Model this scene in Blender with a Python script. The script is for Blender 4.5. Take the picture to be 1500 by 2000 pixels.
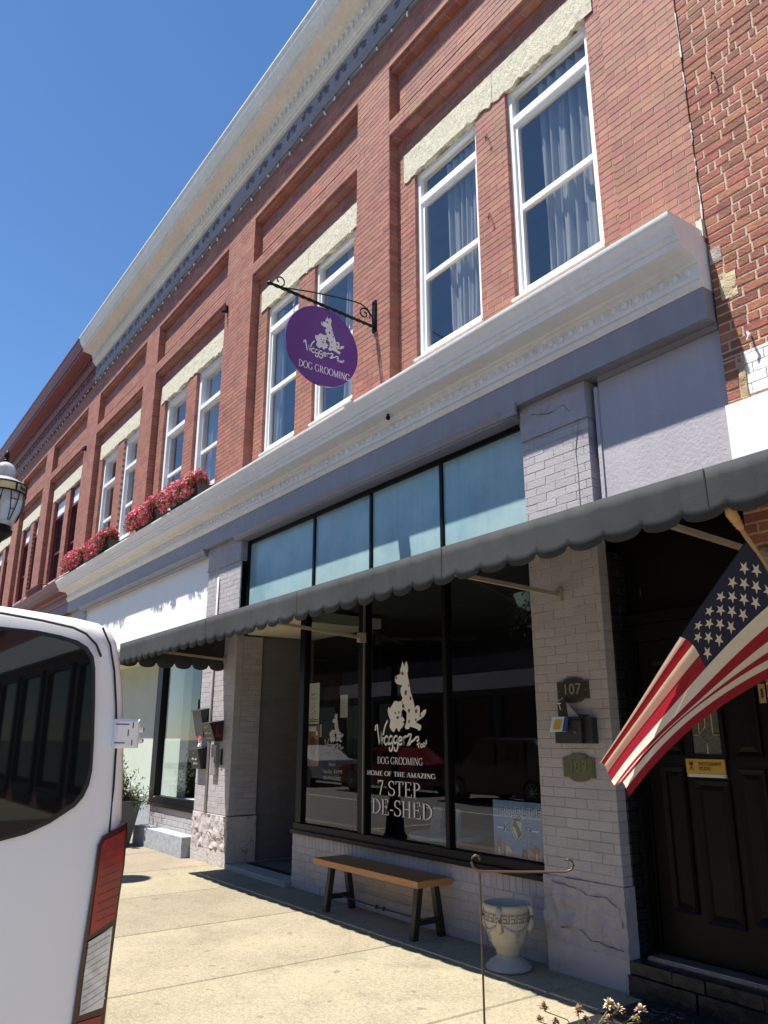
import bpy, bmesh, math, random
from mathutils import Vector, Matrix, noise
R = math.radians
rnd = random.Random(11)
for o in list(bpy.data.objects):
    bpy.data.objects.remove(o)
sc = bpy.context.scene
COL = sc.collection

# ---------------------------------------------------------------- camera
CAM = Vector((0.0, -4.70, 1.62))
YAW, PIT, ROL, FPX = R(54.114), R(16.1346), R(0.0245), 1519.0
FW = Vector((-math.sin(YAW) * math.cos(PIT), math.cos(YAW) * math.cos(PIT), math.sin(PIT)))
RT = Vector((math.cos(YAW), math.sin(YAW), 0))
UP = RT.cross(FW)
RT, UP = RT * math.cos(ROL) + UP * math.sin(ROL), UP * math.cos(ROL) - RT * math.sin(ROL)
cd = bpy.data.cameras.new('camera')
cam = bpy.data.objects.new('camera', cd)
COL.objects.link(cam)
cd.sensor_fit = 'VERTICAL'
cd.sensor_height = 36.0
cd.sensor_width = 27.0
cd.lens = FPX / 2000 * 36
cd.clip_start, cd.clip_end = 0.05, 2000
m = Matrix((RT, UP, -FW)).transposed().to_4x4()
m.translation = CAM
cam.matrix_world = m
sc.camera = cam

# ---------------------------------------------------------------- light
SA, SB = 0.165, 0.375                      # sun: metres east / north per metre of fall
SUN = Vector((-SA, -SB, 1)).normalized()
w = bpy.data.worlds.new('World')
sc.world = w
w.use_nodes = True
nt = w.node_tree
sky = nt.nodes.new('ShaderNodeTexSky')
sky.sky_type = 'NISHITA'
sky.sun_disc = False
sky.sun_elevation = math.asin(SUN.z)
sky.sun_rotation = math.atan2(SUN.x, SUN.y)
sky.altitude = 1500
sky.air_density = 1.0
sky.dust_density = 0.0
sky.ozone_density = 3.0
sat = nt.nodes.new('ShaderNodeHueSaturation')
sat.inputs['Saturation'].default_value = 1.14
nt.links.new(sky.outputs[0], sat.inputs['Color'])
nt.links.new(sat.outputs[0], nt.nodes['Background'].inputs[0])
nt.nodes['Background'].inputs[1].default_value = 0.095
sl = bpy.data.lights.new('sun', 'SUN')
sl.energy = 5.0
sl.angle = R(0.53)
sl.color = (1.0, 0.955, 0.87)
so = bpy.data.objects.new('sun', sl)
COL.objects.link(so)
so.rotation_euler = SUN.to_track_quat('Z', 'Y').to_euler()
so.location = (-5, -12, 25)
sc.view_settings.view_transform = 'Standard'
sc.view_settings.look = 'None'
sc.view_settings.gamma = 1
sc.view_settings.use_curve_mapping = False
sc.view_settings.exposure = 1.02
sc.render.engine = 'CYCLES'
sc.cycles.use_denoising = True
sc.cycles.max_bounces = 8
sc.cycles.transparent_max_bounces = 12
sc.cycles.caustics_reflective = False
sc.cycles.caustics_refractive = False

# ---------------------------------------------------------------- materials
def mat(name, col, rough=0.6, var=0.12, scale=6.0, bump=0.0, bscale=None, metal=0.0, spec=0.5, col2=None, rn=0.0,
        streak=0.0, trans=0.0, coat=0.0, dirt=None, dscale=1.5, dlo=0.55, dhi=0.75, sss=None):
    """principled material: two-scale noise on the colour, optional per-piece tint (face attribute rnd), streaks, dirt, bump"""
    mt = bpy.data.materials.new(name)
    mt.use_nodes = True
    n, l = mt.node_tree.nodes, mt.node_tree.links
    b = n['Principled BSDF']
    tc = n.new('ShaderNodeNewGeometry')
    nz = n.new('ShaderNodeTexNoise')
    nz.inputs['Scale'].default_value = scale
    nz.inputs['Detail'].default_value = 6
    nz.inputs['Roughness'].default_value = 0.65
    l.new(tc.outputs['Position'], nz.inputs['Vector'])
    r = n.new('ShaderNodeMapRange')
    r.inputs[1].default_value, r.inputs[2].default_value = 0.3, 0.7
    l.new(nz.outputs['Fac'], r.inputs[0])
    mix = n.new('ShaderNodeMix')
    mix.data_type = 'RGBA'
    c2 = col2 or tuple(c * (1 + var) for c in col)
    c1 = tuple(c * (1 - var) for c in col) if not col2 else col
    mix.inputs[6].default_value = (*c1, 1)
    mix.inputs[7].default_value = (*c2, 1)
    l.new(r.outputs[0], mix.inputs[0])
    out = mix.outputs[2]
    if rn:
        at = n.new('ShaderNodeAttribute')
        at.attribute_name = 'rnd'
        mr = n.new('ShaderNodeMapRange')
        mr.inputs[3].default_value, mr.inputs[4].default_value = 1 - rn, 1 + rn
        l.new(at.outputs['Fac'], mr.inputs[0])
        hv = n.new('ShaderNodeHueSaturation')
        l.new(mr.outputs[0], hv.inputs['Value'])
        hs = n.new('ShaderNodeMapRange')
        hs.inputs[3].default_value, hs.inputs[4].default_value = 0.49, 0.515
        mm = n.new('ShaderNodeMath'); mm.operation = 'FRACT'
        m7 = n.new('ShaderNodeMath'); m7.operation = 'MULTIPLY'; m7.inputs[1].default_value = 7.3
        l.new(at.outputs['Fac'], m7.inputs[0]); l.new(m7.outputs[0], mm.inputs[0])
        l.new(mm.outputs[0], hs.inputs[0]); l.new(hs.outputs[0], hv.inputs['Hue'])
        l.new(out, hv.inputs['Color'])
        out = hv.outputs['Color']
    if streak:
        mp = n.new('ShaderNodeMapping')
        mp.inputs['Scale'].default_value = (9, 9, 0.35)
        l.new(tc.outputs['Position'], mp.inputs['Vector'])
        ns = n.new('ShaderNodeTexNoise')
        ns.inputs['Scale'].default_value = 2.0
        ns.inputs['Detail'].default_value = 5
        l.new(mp.outputs[0], ns.inputs['Vector'])
        ms = n.new('ShaderNodeMapRange')
        ms.inputs[1].default_value, ms.inputs[2].default_value = 0.35, 0.75
        ms.inputs[3].default_value, ms.inputs[4].default_value = 1 + streak * 0.4, 1 - streak
        l.new(ns.outputs['Fac'], ms.inputs[0])
        hm = n.new('ShaderNodeHueSaturation')
        l.new(ms.outputs[0], hm.inputs['Value'])
        l.new(out, hm.inputs['Color'])
        out = hm.outputs['Color']
    if dirt:
        nd = n.new('ShaderNodeTexNoise')
        nd.inputs['Scale'].default_value = dscale
        nd.inputs['Detail'].default_value = 8
        nd.inputs['Roughness'].default_value = 0.7
        l.new(tc.outputs['Position'], nd.inputs['Vector'])
        md = n.new('ShaderNodeMapRange')
        md.inputs[1].default_value, md.inputs[2].default_value = dlo, dhi
        md.inputs[4].default_value = 0.85
        l.new(nd.outputs['Fac'], md.inputs[0])
        mx = n.new('ShaderNodeMix')
        mx.data_type = 'RGBA'
        mx.inputs[7].default_value = (*dirt, 1)
        l.new(md.outputs[0], mx.inputs[0])
        l.new(out, mx.inputs[6])
        out = mx.outputs[2]
    l.new(out, b.inputs['Base Color'])
    b.inputs['Roughness'].default_value = rough
    b.inputs['Metallic'].default_value = metal
    b.inputs['Specular IOR Level'].default_value = spec
    b.inputs['Coat Weight'].default_value = coat
    b.inputs['Coat Roughness'].default_value = 0.05
    if bump:
        nb = n.new('ShaderNodeTexNoise')
        nb.inputs['Scale'].default_value = bscale or scale * 6
        nb.inputs['Detail'].default_value = 5
        l.new(tc.outputs['Position'], nb.inputs['Vector'])
        bp = n.new('ShaderNodeBump')
        bp.inputs['Strength'].default_value = bump
        bp.inputs['Distance'].default_value = 0.01
        l.new(nb.outputs['Fac'], bp.inputs['Height'])
        l.new(bp.outputs[0], b.inputs['Normal'])
    if trans:
        tr = n.new('ShaderNodeBsdfTranslucent')
        l.new(out, tr.inputs['Color'])
        mxs = n.new('ShaderNodeMixShader')
        mxs.inputs[0].default_value = trans
        l.new(b.outputs[0], mxs.inputs[1])
        l.new(tr.outputs[0], mxs.inputs[2])
        l.new(mxs.outputs[0], n['Material Output'].inputs[0])
    return mt

def glass_mat(name, tint=(0.75, 0.8, 0.8), ior=1.6, gloss=(1, 1, 1), rough=0.0, wav=0.0):
    mt = bpy.data.materials.new(name)
    mt.use_nodes = True
    n, l = mt.node_tree.nodes, mt.node_tree.links
    n.remove(n['Principled BSDF'])
    t = n.new('ShaderNodeBsdfTransparent')
    t.inputs[0].default_value = (*tint, 1)
    g = n.new('ShaderNodeBsdfGlossy')
    g.inputs[0].default_value = (*gloss, 1)
    g.inputs['Roughness'].default_value = rough
    lw = n.new('ShaderNodeLayerWeight')                 # Schlick, the same from either side of the pane
    lw.inputs[0].default_value = 0.5
    pw = n.new('ShaderNodeMath'); pw.operation = 'POWER'; pw.inputs[1].default_value = 5
    l.new(lw.outputs['Facing'], pw.inputs[0])
    f = n.new('ShaderNodeMath'); f.operation = 'MULTIPLY_ADD'
    f0 = ((ior - 1) / (ior + 1)) ** 2
    f.inputs[1].default_value, f.inputs[2].default_value = 1 - f0, f0
    l.new(pw.outputs[0], f.inputs[0])
    if wav:
        gp = n.new('ShaderNodeNewGeometry')
        nb = n.new('ShaderNodeTexNoise')
        nb.inputs['Scale'].default_value = 1.3
        nb.inputs['Detail'].default_value = 1
        l.new(gp.outputs['Position'], nb.inputs['Vector'])
        bp = n.new('ShaderNodeBump')
        bp.inputs['Strength'].default_value = wav
        bp.inputs['Distance'].default_value = 0.02
        l.new(nb.outputs['Fac'], bp.inputs['Height'])
        l.new(bp.outputs[0], g.inputs['Normal'])
    mx = n.new('ShaderNodeMixShader')
    l.new(f.outputs[0], mx.inputs[0])
    l.new(t.outputs[0], mx.inputs[1])
    l.new(g.outputs[0], mx.inputs[2])
    l.new(mx.outputs[0], n['Material Output'].inputs[0])
    return mt

M = {}
M['brick'] = mat('pressed_red_brick', (0.305, 0.120, 0.086), 0.75, 0.14, 3.0, 0.3, 60, rn=0.15, streak=0.12, dirt=(0.22, 0.115, 0.083), dscale=0.8, dlo=0.52, dhi=0.82)
M['mortar'] = mat('pale_mortar', (0.50, 0.37, 0.30), 0.9, 0.2, 5.0, dirt=(0.22, 0.12, 0.09), dscale=2.5, dlo=0.58, dhi=0.75)
M['oldbrick'] = mat('old_hand_made_brick', (0.27, 0.085, 0.054), 0.85, 0.28, 9.0, 0.6, 70, rn=0.28, dirt=(0.10, 0.05, 0.035), dscale=3, dlo=0.55, dhi=0.8)
M['oldmortar'] = mat('old_lime_mortar', (0.50, 0.36, 0.27), 0.95, 0.2, 12.0, 0.6, 90)
M['whitewash'] = mat('white_painted_masonry', (0.80, 0.79, 0.77), 0.7, 0.06, 4.0, 0.5, 50, rn=0.05, dirt=(0.42, 0.38, 0.33), dscale=5, dlo=0.62, dhi=0.75)
M['lav'] = mat('lavender_grey_paint', (0.40, 0.38, 0.41), 0.5, 0.06, 2.5, 0.35, 40, rn=0.05, streak=0.05)
M['lavdk'] = mat('dark_lavender_paint', (0.265, 0.258, 0.285), 0.5, 0.08, 3.0, 0.3, 35, rn=0.05, streak=0.06)
M['lavbrick'] = mat('painted_brick_lavender', (0.385, 0.36, 0.375), 0.55, 0.07, 3.0, 0.45, 55, rn=0.06, dirt=(0.28, 0.25, 0.26), dscale=2.2, dlo=0.58, dhi=0.8)
M['lavjoint'] = mat('painted_joint', (0.335, 0.312, 0.325), 0.8, 0.1, 8.0, 0.3)
M['frieze'] = mat('purple_grey_frieze_paint', (0.215, 0.21, 0.245), 0.5, 0.1, 3.0, 0.2, 30, streak=0.12)
M['orn'] = mat('dark_purple_ornament_paint', (0.115, 0.11, 0.145), 0.5, 0.1, 6)
M['corn'] = mat('weathered_white_cornice_paint', (0.66, 0.64, 0.59), 0.45, 0.06, 2.0, 0.15, 25, streak=0.10, dirt=(0.50, 0.46, 0.39), dscale=1.6, dlo=0.6, dhi=0.9)
M['cornlow'] = mat('white_cornice_paint', (0.76, 0.75, 0.735), 0.42, 0.05, 2.0, 0.12, 25, streak=0.06, dirt=(0.52, 0.48, 0.42), dscale=1.2, dlo=0.62, dhi=0.9)
M['maroon'] = mat('maroon_cornice_paint', (0.145, 0.016, 0.020), 0.45, 0.15, 2.0, 0.15, 25, streak=0.15)
M['lintel'] = mat('rough_cream_stone', (0.58, 0.54, 0.42), 0.95, 0.35, 45.0, 1.0, 110, dirt=(0.38, 0.34, 0.25), dscale=14, dlo=0.55, dhi=0.7)
M['stonelav'] = mat('painted_rough_stone', (0.35, 0.325, 0.345), 0.6, 0.10, 6.0, 1.0, 30, dirt=(0.24, 0.22, 0.235), dscale=4, dlo=0.58, dhi=0.75)
M['stonebare'] = mat('stone_with_peeling_paint', (0.45, 0.415, 0.41), 0.8, 0.1, 6.0, 0.9, 30, dirt=(0.26, 0.20, 0.17), dscale=5, dlo=0.56, dhi=0.62)
M['bluestone'] = mat('blue_grey_step_paint', (0.32, 0.35, 0.39), 0.75, 0.25, 22.0, 0.9, 60)
M['vinyl'] = mat('white_window_frame', (0.80, 0.80, 0.79), 0.35, 0.03, 2.0)
M['wood_white'] = mat('white_painted_wood', (0.74, 0.75, 0.76), 0.45, 0.05, 3.0, 0.1, 40)
M['woodmaroon'] = mat('maroon_painted_wood', (0.10, 0.018, 0.020), 0.4, 0.1, 3.0)
M['black_metal'] = mat('black_metal', (0.006, 0.006, 0.008), 0.42, 0.2, 8.0, spec=0.16)
M['black_paint'] = mat('black_paint', (0.0045, 0.004, 0.0037), 0.45, 0.2, 4.0, 0.15, 60, spec=0.16)
M['black_brick'] = mat('black_painted_brick', (0.012, 0.012, 0.014), 0.45, 0.3, 5.0, 0.5, 45, rn=0.2, dirt=(0.05, 0.045, 0.042), dscale=6, dlo=0.6, dhi=0.75)
M['black_joint'] = mat('black_painted_joint', (0.03, 0.03, 0.032), 0.7, 0.2, 5.0, 0.5, 45)
M['darkroom'] = mat('dim_room_plaster', (0.10, 0.10, 0.105), 0.9, 0.1, 2.0)
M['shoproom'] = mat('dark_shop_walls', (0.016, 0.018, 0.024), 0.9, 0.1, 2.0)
M['uproom'] = mat('upstairs_plaster', (0.34, 0.34, 0.35), 0.9, 0.1, 2.0)
M['shadebrick'] = mat('shade_darkened_painted_brick', (0.155, 0.142, 0.145), 0.6, 0.1, 3.0, 0.45, 55, rn=0.08)  # painted brick, colour darkened to stand for the recessed entry's shade
M['shell'] = mat('plain_render', (0.30, 0.24, 0.21), 0.9, 0.1, 1.0)
M['roofing'] = mat('roof_felt', (0.10, 0.10, 0.10), 0.9)
M['cream'] = mat('cream_soffit', (0.62, 0.56, 0.42), 0.7, 0.05)
M['pane'] = glass_mat('window_glass', (0.82, 0.86, 0.88), 2.3, wav=0.06)
M['shopglass'] = glass_mat('shop_glass', (0.80, 0.87, 0.87), 1.62, wav=0.02)
M['curtain'] = mat('sheer_grey_curtain', (0.52, 0.51, 0.50), 0.9, 0.05, 3, trans=0.35)
M['teal'] = mat('frosted_teal_glass', (0.25, 0.40, 0.43), 0.20, 0.16, 1.1, spec=0.6, streak=0.09, dirt=(0.42, 0.52, 0.51), dscale=0.8, dlo=0.42, dhi=0.75)
M['tealedge'] = mat('teal_edge_paint', (0.02, 0.14, 0.17), 0.4)
M['print_white'] = mat('white_print', (0.78, 0.77, 0.74), 0.6, 0.03)
M['print_black'] = mat('black_print', (0.02, 0.02, 0.02), 0.6)
M['print_brown'] = mat('dark_red_brown_print', (0.16, 0.05, 0.06), 0.6)
M['print_pink'] = mat('pink_grey_print', (0.42, 0.24, 0.27), 0.6)
M['concrete'] = None
M['asphalt'] = mat('asphalt', (0.20, 0.192, 0.18), 0.9, 0.15, 30, 0.5, 200, dirt=(0.25, 0.24, 0.225), dscale=0.7, dlo=0.45, dhi=0.75)
M['kerb'] = mat('kerb_concrete', (0.36, 0.33, 0.28), 0.9, 0.12, 10, 0.4, 80)
M['paintline'] = mat('road_paint', (0.72, 0.71, 0.68), 0.7, 0.1, 20)

def concrete():
    mt = mat('exposed_aggregate_concrete', (0.275, 0.23, 0.162), 0.92, 0.15, 0.9, 0, rn=0.15, dirt=(0.175, 0.145, 0.105), dscale=1.7, dlo=0.52, dhi=0.78)
    n, l = mt.node_tree.nodes, mt.node_tree.links
    b = n['Principled BSDF']
    src = b.inputs['Base Color'].links[0].from_socket
    g = n.new('ShaderNodeNewGeometry')
    v = n.new('ShaderNodeTexVoronoi')
    v.inputs['Scale'].default_value = 85
    l.new(g.outputs['Position'], v.inputs['Vector'])
    hs = n.new('ShaderNodeSeparateColor')
    l.new(v.outputs['Color'], hs.inputs[0])
    mr = n.new('ShaderNodeMapRange')
    mr.inputs[3].default_value, mr.inputs[4].default_value = 0.78, 1.16
    l.new(hs.outputs[0], mr.inputs[0])
    hv = n.new('ShaderNodeHueSaturation')
    l.new(mr.outputs[0], hv.inputs['Value'])
    l.new(src, hv.inputs['Color'])
    sp = n.new('ShaderNodeTexNoise')                    # trodden gum, drips and scuffs
    sp.inputs['Scale'].default_value = 7.5
    sp.inputs['Detail'].default_value = 3
    l.new(g.outputs['Position'], sp.inputs['Vector'])
    sm = n.new('ShaderNodeMapRange')
    sm.inputs[1].default_value, sm.inputs[2].default_value = 0.66, 0.71
    sm.inputs[4].default_value = 0.55
    l.new(sp.outputs['Fac'], sm.inputs[0])
    sx = n.new('ShaderNodeMix'); sx.data_type = 'RGBA'
    sx.inputs[7].default_value = (0.12, 0.095, 0.07, 1)
    l.new(sm.outputs[0], sx.inputs[0])
    l.new(hv.outputs[0], sx.inputs[6])
    l.new(sx.outputs[2], b.inputs['Base Color'])
    bp = n.new('ShaderNodeBump')
    bp.inputs['Strength'].default_value = 0.35
    bp.inputs['Distance'].default_value = 0.004
    l.new(v.outputs['Distance'], bp.inputs['Height'])
    l.new(bp.outputs[0], b.inputs['Normal'])
    return mt
M['concrete'] = concrete()
# ---------------------------------------------------------------- object helpers
def tag(o, label=None, cat=None, group=None, kind=None):
    if label: o['label'] = label
    if cat: o['category'] = cat
    if group: o['group'] = group
    if kind: o['kind'] = kind
    return o

def par(o, p):
    if p is None: return o
    o.parent = p
    if p.type == 'EMPTY':
        o.matrix_parent_inverse = (Matrix.Translation(p.location) @ p.rotation_euler.to_matrix().to_4x4()).inverted()
    return o

def thing(name, loc, label, cat, group=None):
    o = bpy.data.objects.new(name, None)
    o.empty_display_size = 0.2
    COL.objects.link(o)
    o.location = loc
    return tag(o, label, cat, group)

def copy_tree(o, p=None):
    c = o.copy()
    COL.objects.link(c)
    if p is not None:
        inv = o.matrix_parent_inverse.copy()
        c.parent = p
        c.matrix_parent_inverse = inv
    for ch in list(o.children):
        copy_tree(ch, c)
    return c

class MB:
    """collects shapes, then links them as one mesh object"""
    def __init__(s):
        s.v, s.f, s.mi, s.r = [], [], [], []
        s.mats, s.sm = [], False
        s.cur, s.rv = 0, 0.5
    def use(s, m):
        if m not in s.mats: s.mats.append(m)
        s.cur = s.mats.index(m)
        return s
    def add(s, vs, fs):
        k = len(s.v)
        s.v += [tuple(a) for a in vs]
        for f in fs:
            s.f.append(tuple(i + k for i in f))
            s.mi.append(s.cur)
            s.r.append(s.rv)
        return s
    def box(s, x0, x1, y0, y1, z0, z1):
        x0, x1 = min(x0, x1), max(x0, x1); y0, y1 = min(y0, y1), max(y0, y1); z0, z1 = min(z0, z1), max(z0, z1)
        return s.add([(x0, y0, z0), (x1, y0, z0), (x1, y1, z0), (x0, y1, z0), (x0, y0, z1), (x1, y0, z1), (x1, y1, z1), (x0, y1, z1)],
                     [(0, 3, 2, 1), (4, 5, 6, 7), (0, 1, 5, 4), (1, 2, 6, 5), (2, 3, 7, 6), (3, 0, 4, 7)])
    def bbox(s, x0, x1, y0, y1, z0, z1, c=0.006):
        """box with chamfered edges on its -Y face"""
        a = [(x0 + c, y0, z0 + c), (x1 - c, y0, z0 + c), (x1 - c, y0, z1 - c), (x0 + c, y0, z1 - c)]
        b = [(x0, y0 + c, z0), (x1, y0 + c, z0), (x1, y0 + c, z1), (x0, y0 + c, z1)]
        d = [(x0, y1, z0), (x1, y1, z0), (x1, y1, z1), (x0, y1, z1)]
        fs = [(0, 1, 2, 3)] + [(i, 4 + i, 4 + (i + 1) % 4, (i + 1) % 4) for i in range(4)] + [(4 + i, 8 + i, 8 + (i + 1) % 4, 4 + (i + 1) % 4) for i in range(4)] + [(11, 10, 9, 8)]
        return s.add(a + b + d, fs)
    def prof(s, pts, x0, x1, caps=True):
        """closed polygon of (y, z) swept along X"""
        n = len(pts)
        s.add([(x0, y, z) for y, z in pts] + [(x1, y, z) for y, z in pts], [(i, (i + 1) % n, n + (i + 1) % n, n + i) for i in range(n)])
        if caps:
            s.add([(x0, y, z) for y, z in pts], [tuple(range(n))])
            s.add([(x1, y, z) for y, z in pts], [tuple(range(n))[::-1]])
        return s
    def tube(s, pts, r, n=8, cap=True):
        pts = [Vector(p) for p in pts]
        rings = []
        for i, p in enumerate(pts):
            d = (pts[min(i + 1, len(pts) - 1)] - pts[max(i - 1, 0)]).normalized()
            a = d.cross(Vector((0, 0, 1)))
            if a.length < 1e-3: a = d.cross(Vector((1, 0, 0)))
            a.normalize(); b = d.cross(a)
            rr = r[i] if isinstance(r, (list, tuple)) else r
            rings.append([p + (a * math.cos(2 * math.pi * k / n) + b * math.sin(2 * math.pi * k / n)) * rr for k in range(n)])
        vs = [q for ring in rings for q in ring]
        fs = [(i * n + k, i * n + (k + 1) % n, (i + 1) * n + (k + 1) % n, (i + 1) * n + k) for i in range(len(pts) - 1) for k in range(n)]
        if cap:
            fs += [tuple(range(n))[::-1], tuple((len(pts) - 1) * n + k for k in range(n))]
        return s.add(vs, fs)
    def beam(s, a, b, w, h):
        """rectangular bar from a to b"""
        a, b = Vector(a), Vector(b)
        d = (b - a).normalized()
        u = d.cross(Vector((0, 0, 1)))
        if u.length < 1e-3: u = Vector((1, 0, 0))
        u.normalize(); v = u.cross(d)
        vs = [p + u * sx * w / 2 + v * sz * h / 2 for p in (a, b) for sx, sz in ((-1, -1), (1, -1), (1, 1), (-1, 1))]
        return s.add(vs, [(0, 1, 2, 3), (7, 6, 5, 4)] + [(i, 4 + i, 4 + (i + 1) % 4, (i + 1) % 4) for i in range(4)])
    def lathe(s, prof, c, n=32, rfun=None):
        vs = []
        for r, z in prof:
            for k in range(n):
                a = 2 * math.pi * k / n
                rr = r * (rfun(a, z) if rfun else 1)
                vs.append((c[0] + rr * math.cos(a), c[1] + rr * math.sin(a), c[2] + z))
        fs = [(i * n + k, i * n + (k + 1) % n, (i + 1) * n + (k + 1) % n, (i + 1) * n + k) for i in range(len(prof) - 1) for k in range(n)]
        fs += [tuple(range(n))[::-1], tuple((len(prof) - 1) * n + k for k in range(n))]
        return s.add(vs, fs)
    def poly(s, pts):
        return s.add(pts, [tuple(range(len(pts)))])
    def slab(s, pts, n, t):
        """flat outline (list of 3D points) thickened by t along n"""
        n = Vector(n) * t
        k = len(pts)
        a = [Vector(p) for p in pts]
        return s.add(a + [p + n for p in a], [tuple(range(k))[::-1], tuple(range(k, 2 * k))] + [(i, (i + 1) % k, k + (i + 1) % k, k + i) for i in range(k)])
    def build(s, name, m=None, p=None, smooth=False, fix=True):
        me = bpy.data.meshes.new(name)
        me.from_pydata(s.v, [], s.f)
        if m is not None: s.mats = [m] if not s.mats else s.mats
        for q in s.mats: me.materials.append(q)
        if len(s.mats) > 1: me.polygons.foreach_set('material_index', s.mi)
        at = me.attributes.new('rnd', 'FLOAT', 'FACE')
        at.data.foreach_set('value', s.r)
        if fix:
            b = bmesh.new(); b.from_mesh(me)
            bmesh.ops.recalc_face_normals(b, faces=b.faces)
            b.to_mesh(me); b.free()
        if smooth:
            me.polygons.foreach_set('use_smooth', [True] * len(me.polygons))
            if smooth != 'all':
                try: me.set_sharp_from_angle(angle=R(38))
                except Exception: pass
        me.update()
        o = bpy.data.objects.new(name, me)
        COL.objects.link(o)
        return par(o, p)

def box(name, m, p, *b, **k):
    return MB().box(*b).build(name, m, p, **k)

def rough_block(name, m, p, x0, x1, y0, y1, z0, z1, amp, seed, step=0.05, ragged=0.0, fn=None):
    """stone with a pitched face: front, underside and edges pushed about by noise"""
    nx, nz, ny = max(2, int((x1 - x0) / step)), max(2, int((z1 - z0) / step)), max(2, int((y1 - y0) / step))
    mb = MB()
    def P(x, y, z, fr):
        v = Vector((x * 3.1 + seed, y * 3.1, z * 3.1))
        d = noise.fractal(v * 2.2, 0.6, 2.0, 5) * amp
        e = noise.fractal(v * 5.0 + Vector((5, 5, 5)), 0.5, 2.0, 3) * amp * 0.5
        yy = y - (abs(d) * 1.3 + e if y < y1 - 1e-4 else 0)
        zz = z
        if ragged and z < z0 + 1e-4 and y < y1 - 1e-4:
            zz = z + abs(noise.noise(Vector((x * 4 + seed, 3.3, y * 5)))) * ragged + noise.noise(Vector((x * 15, seed, 0))) * ragged * 0.3
        return (x + e * 0.4, yy, zz)
    def grid(f, a, b):
        vs = [f(i / a, j / b) for i in range(a + 1) for j in range(b + 1)]
        fs = [(i * (b + 1) + j, (i + 1) * (b + 1) + j, (i + 1) * (b + 1) + j + 1, i * (b + 1) + j + 1) for i in range(a) for j in range(b)]
        mb.add(vs, fs)
    X = lambda u: x0 + (x1 - x0) * u
    Y = lambda u: y0 + (y1 - y0) * u
    Z = lambda u: z0 + (z1 - z0) * u
    grid(lambda u, v: P(X(u), y0, Z(v), 1), nx, nz)
    grid(lambda u, v: P(X(u), Y(v), z0, 0), nx, ny)
    grid(lambda u, v: P(X(u), Y(v), z1, 0), nx, ny)
    grid(lambda u, v: P(x0, Y(u), Z(v), 0), ny, nz)
    grid(lambda u, v: P(x1, Y(u), Z(v), 0), ny, nz)
    o = mb.build(name, m, p, smooth='all')
    b = bmesh.new(); b.from_mesh(o.data)
    bmesh.ops.remove_doubles(b, verts=b.verts, dist=1e-4)
    bmesh.ops.recalc_face_normals(b, faces=b.faces)
    b.to_mesh(o.data); b.free()
    try: o.data.set_sharp_from_angle(angle=R(42))
    except Exception: pass
    return o

# ---------------------------------------------------------------- bricks
def project(p):
    d = Vector(p) - CAM
    z = d.dot(FW)
    if z < 0.1: return None
    return (750 + FPX * d.dot(RT) / z, 1000 - FPX * d.dot(UP) / z, z)

BV = {}
def brick_mesh(m, k, axis):
    """unit brick, front face chamfered; twelve tints per material"""
    key = (m.name, k, axis)
    if key not in BV:
        mb = MB(); mb.rv = (k + 0.5) / 12
        mb.bbox(0, 0.205, 0, 0.1, 0, 0.066, 0.0020)
        mb.v = [(x / 0.205, y / 0.1, z / 0.066) for x, y, z in mb.v]
        if axis == 'y':
            mb.v = [(1 - y, x, z) for x, y, z in mb.v]
        me_o = mb.build('brick', m)
        BV[key] = me_o.data
        bpy.data.objects.remove(me_o)
    return BV[key]

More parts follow.
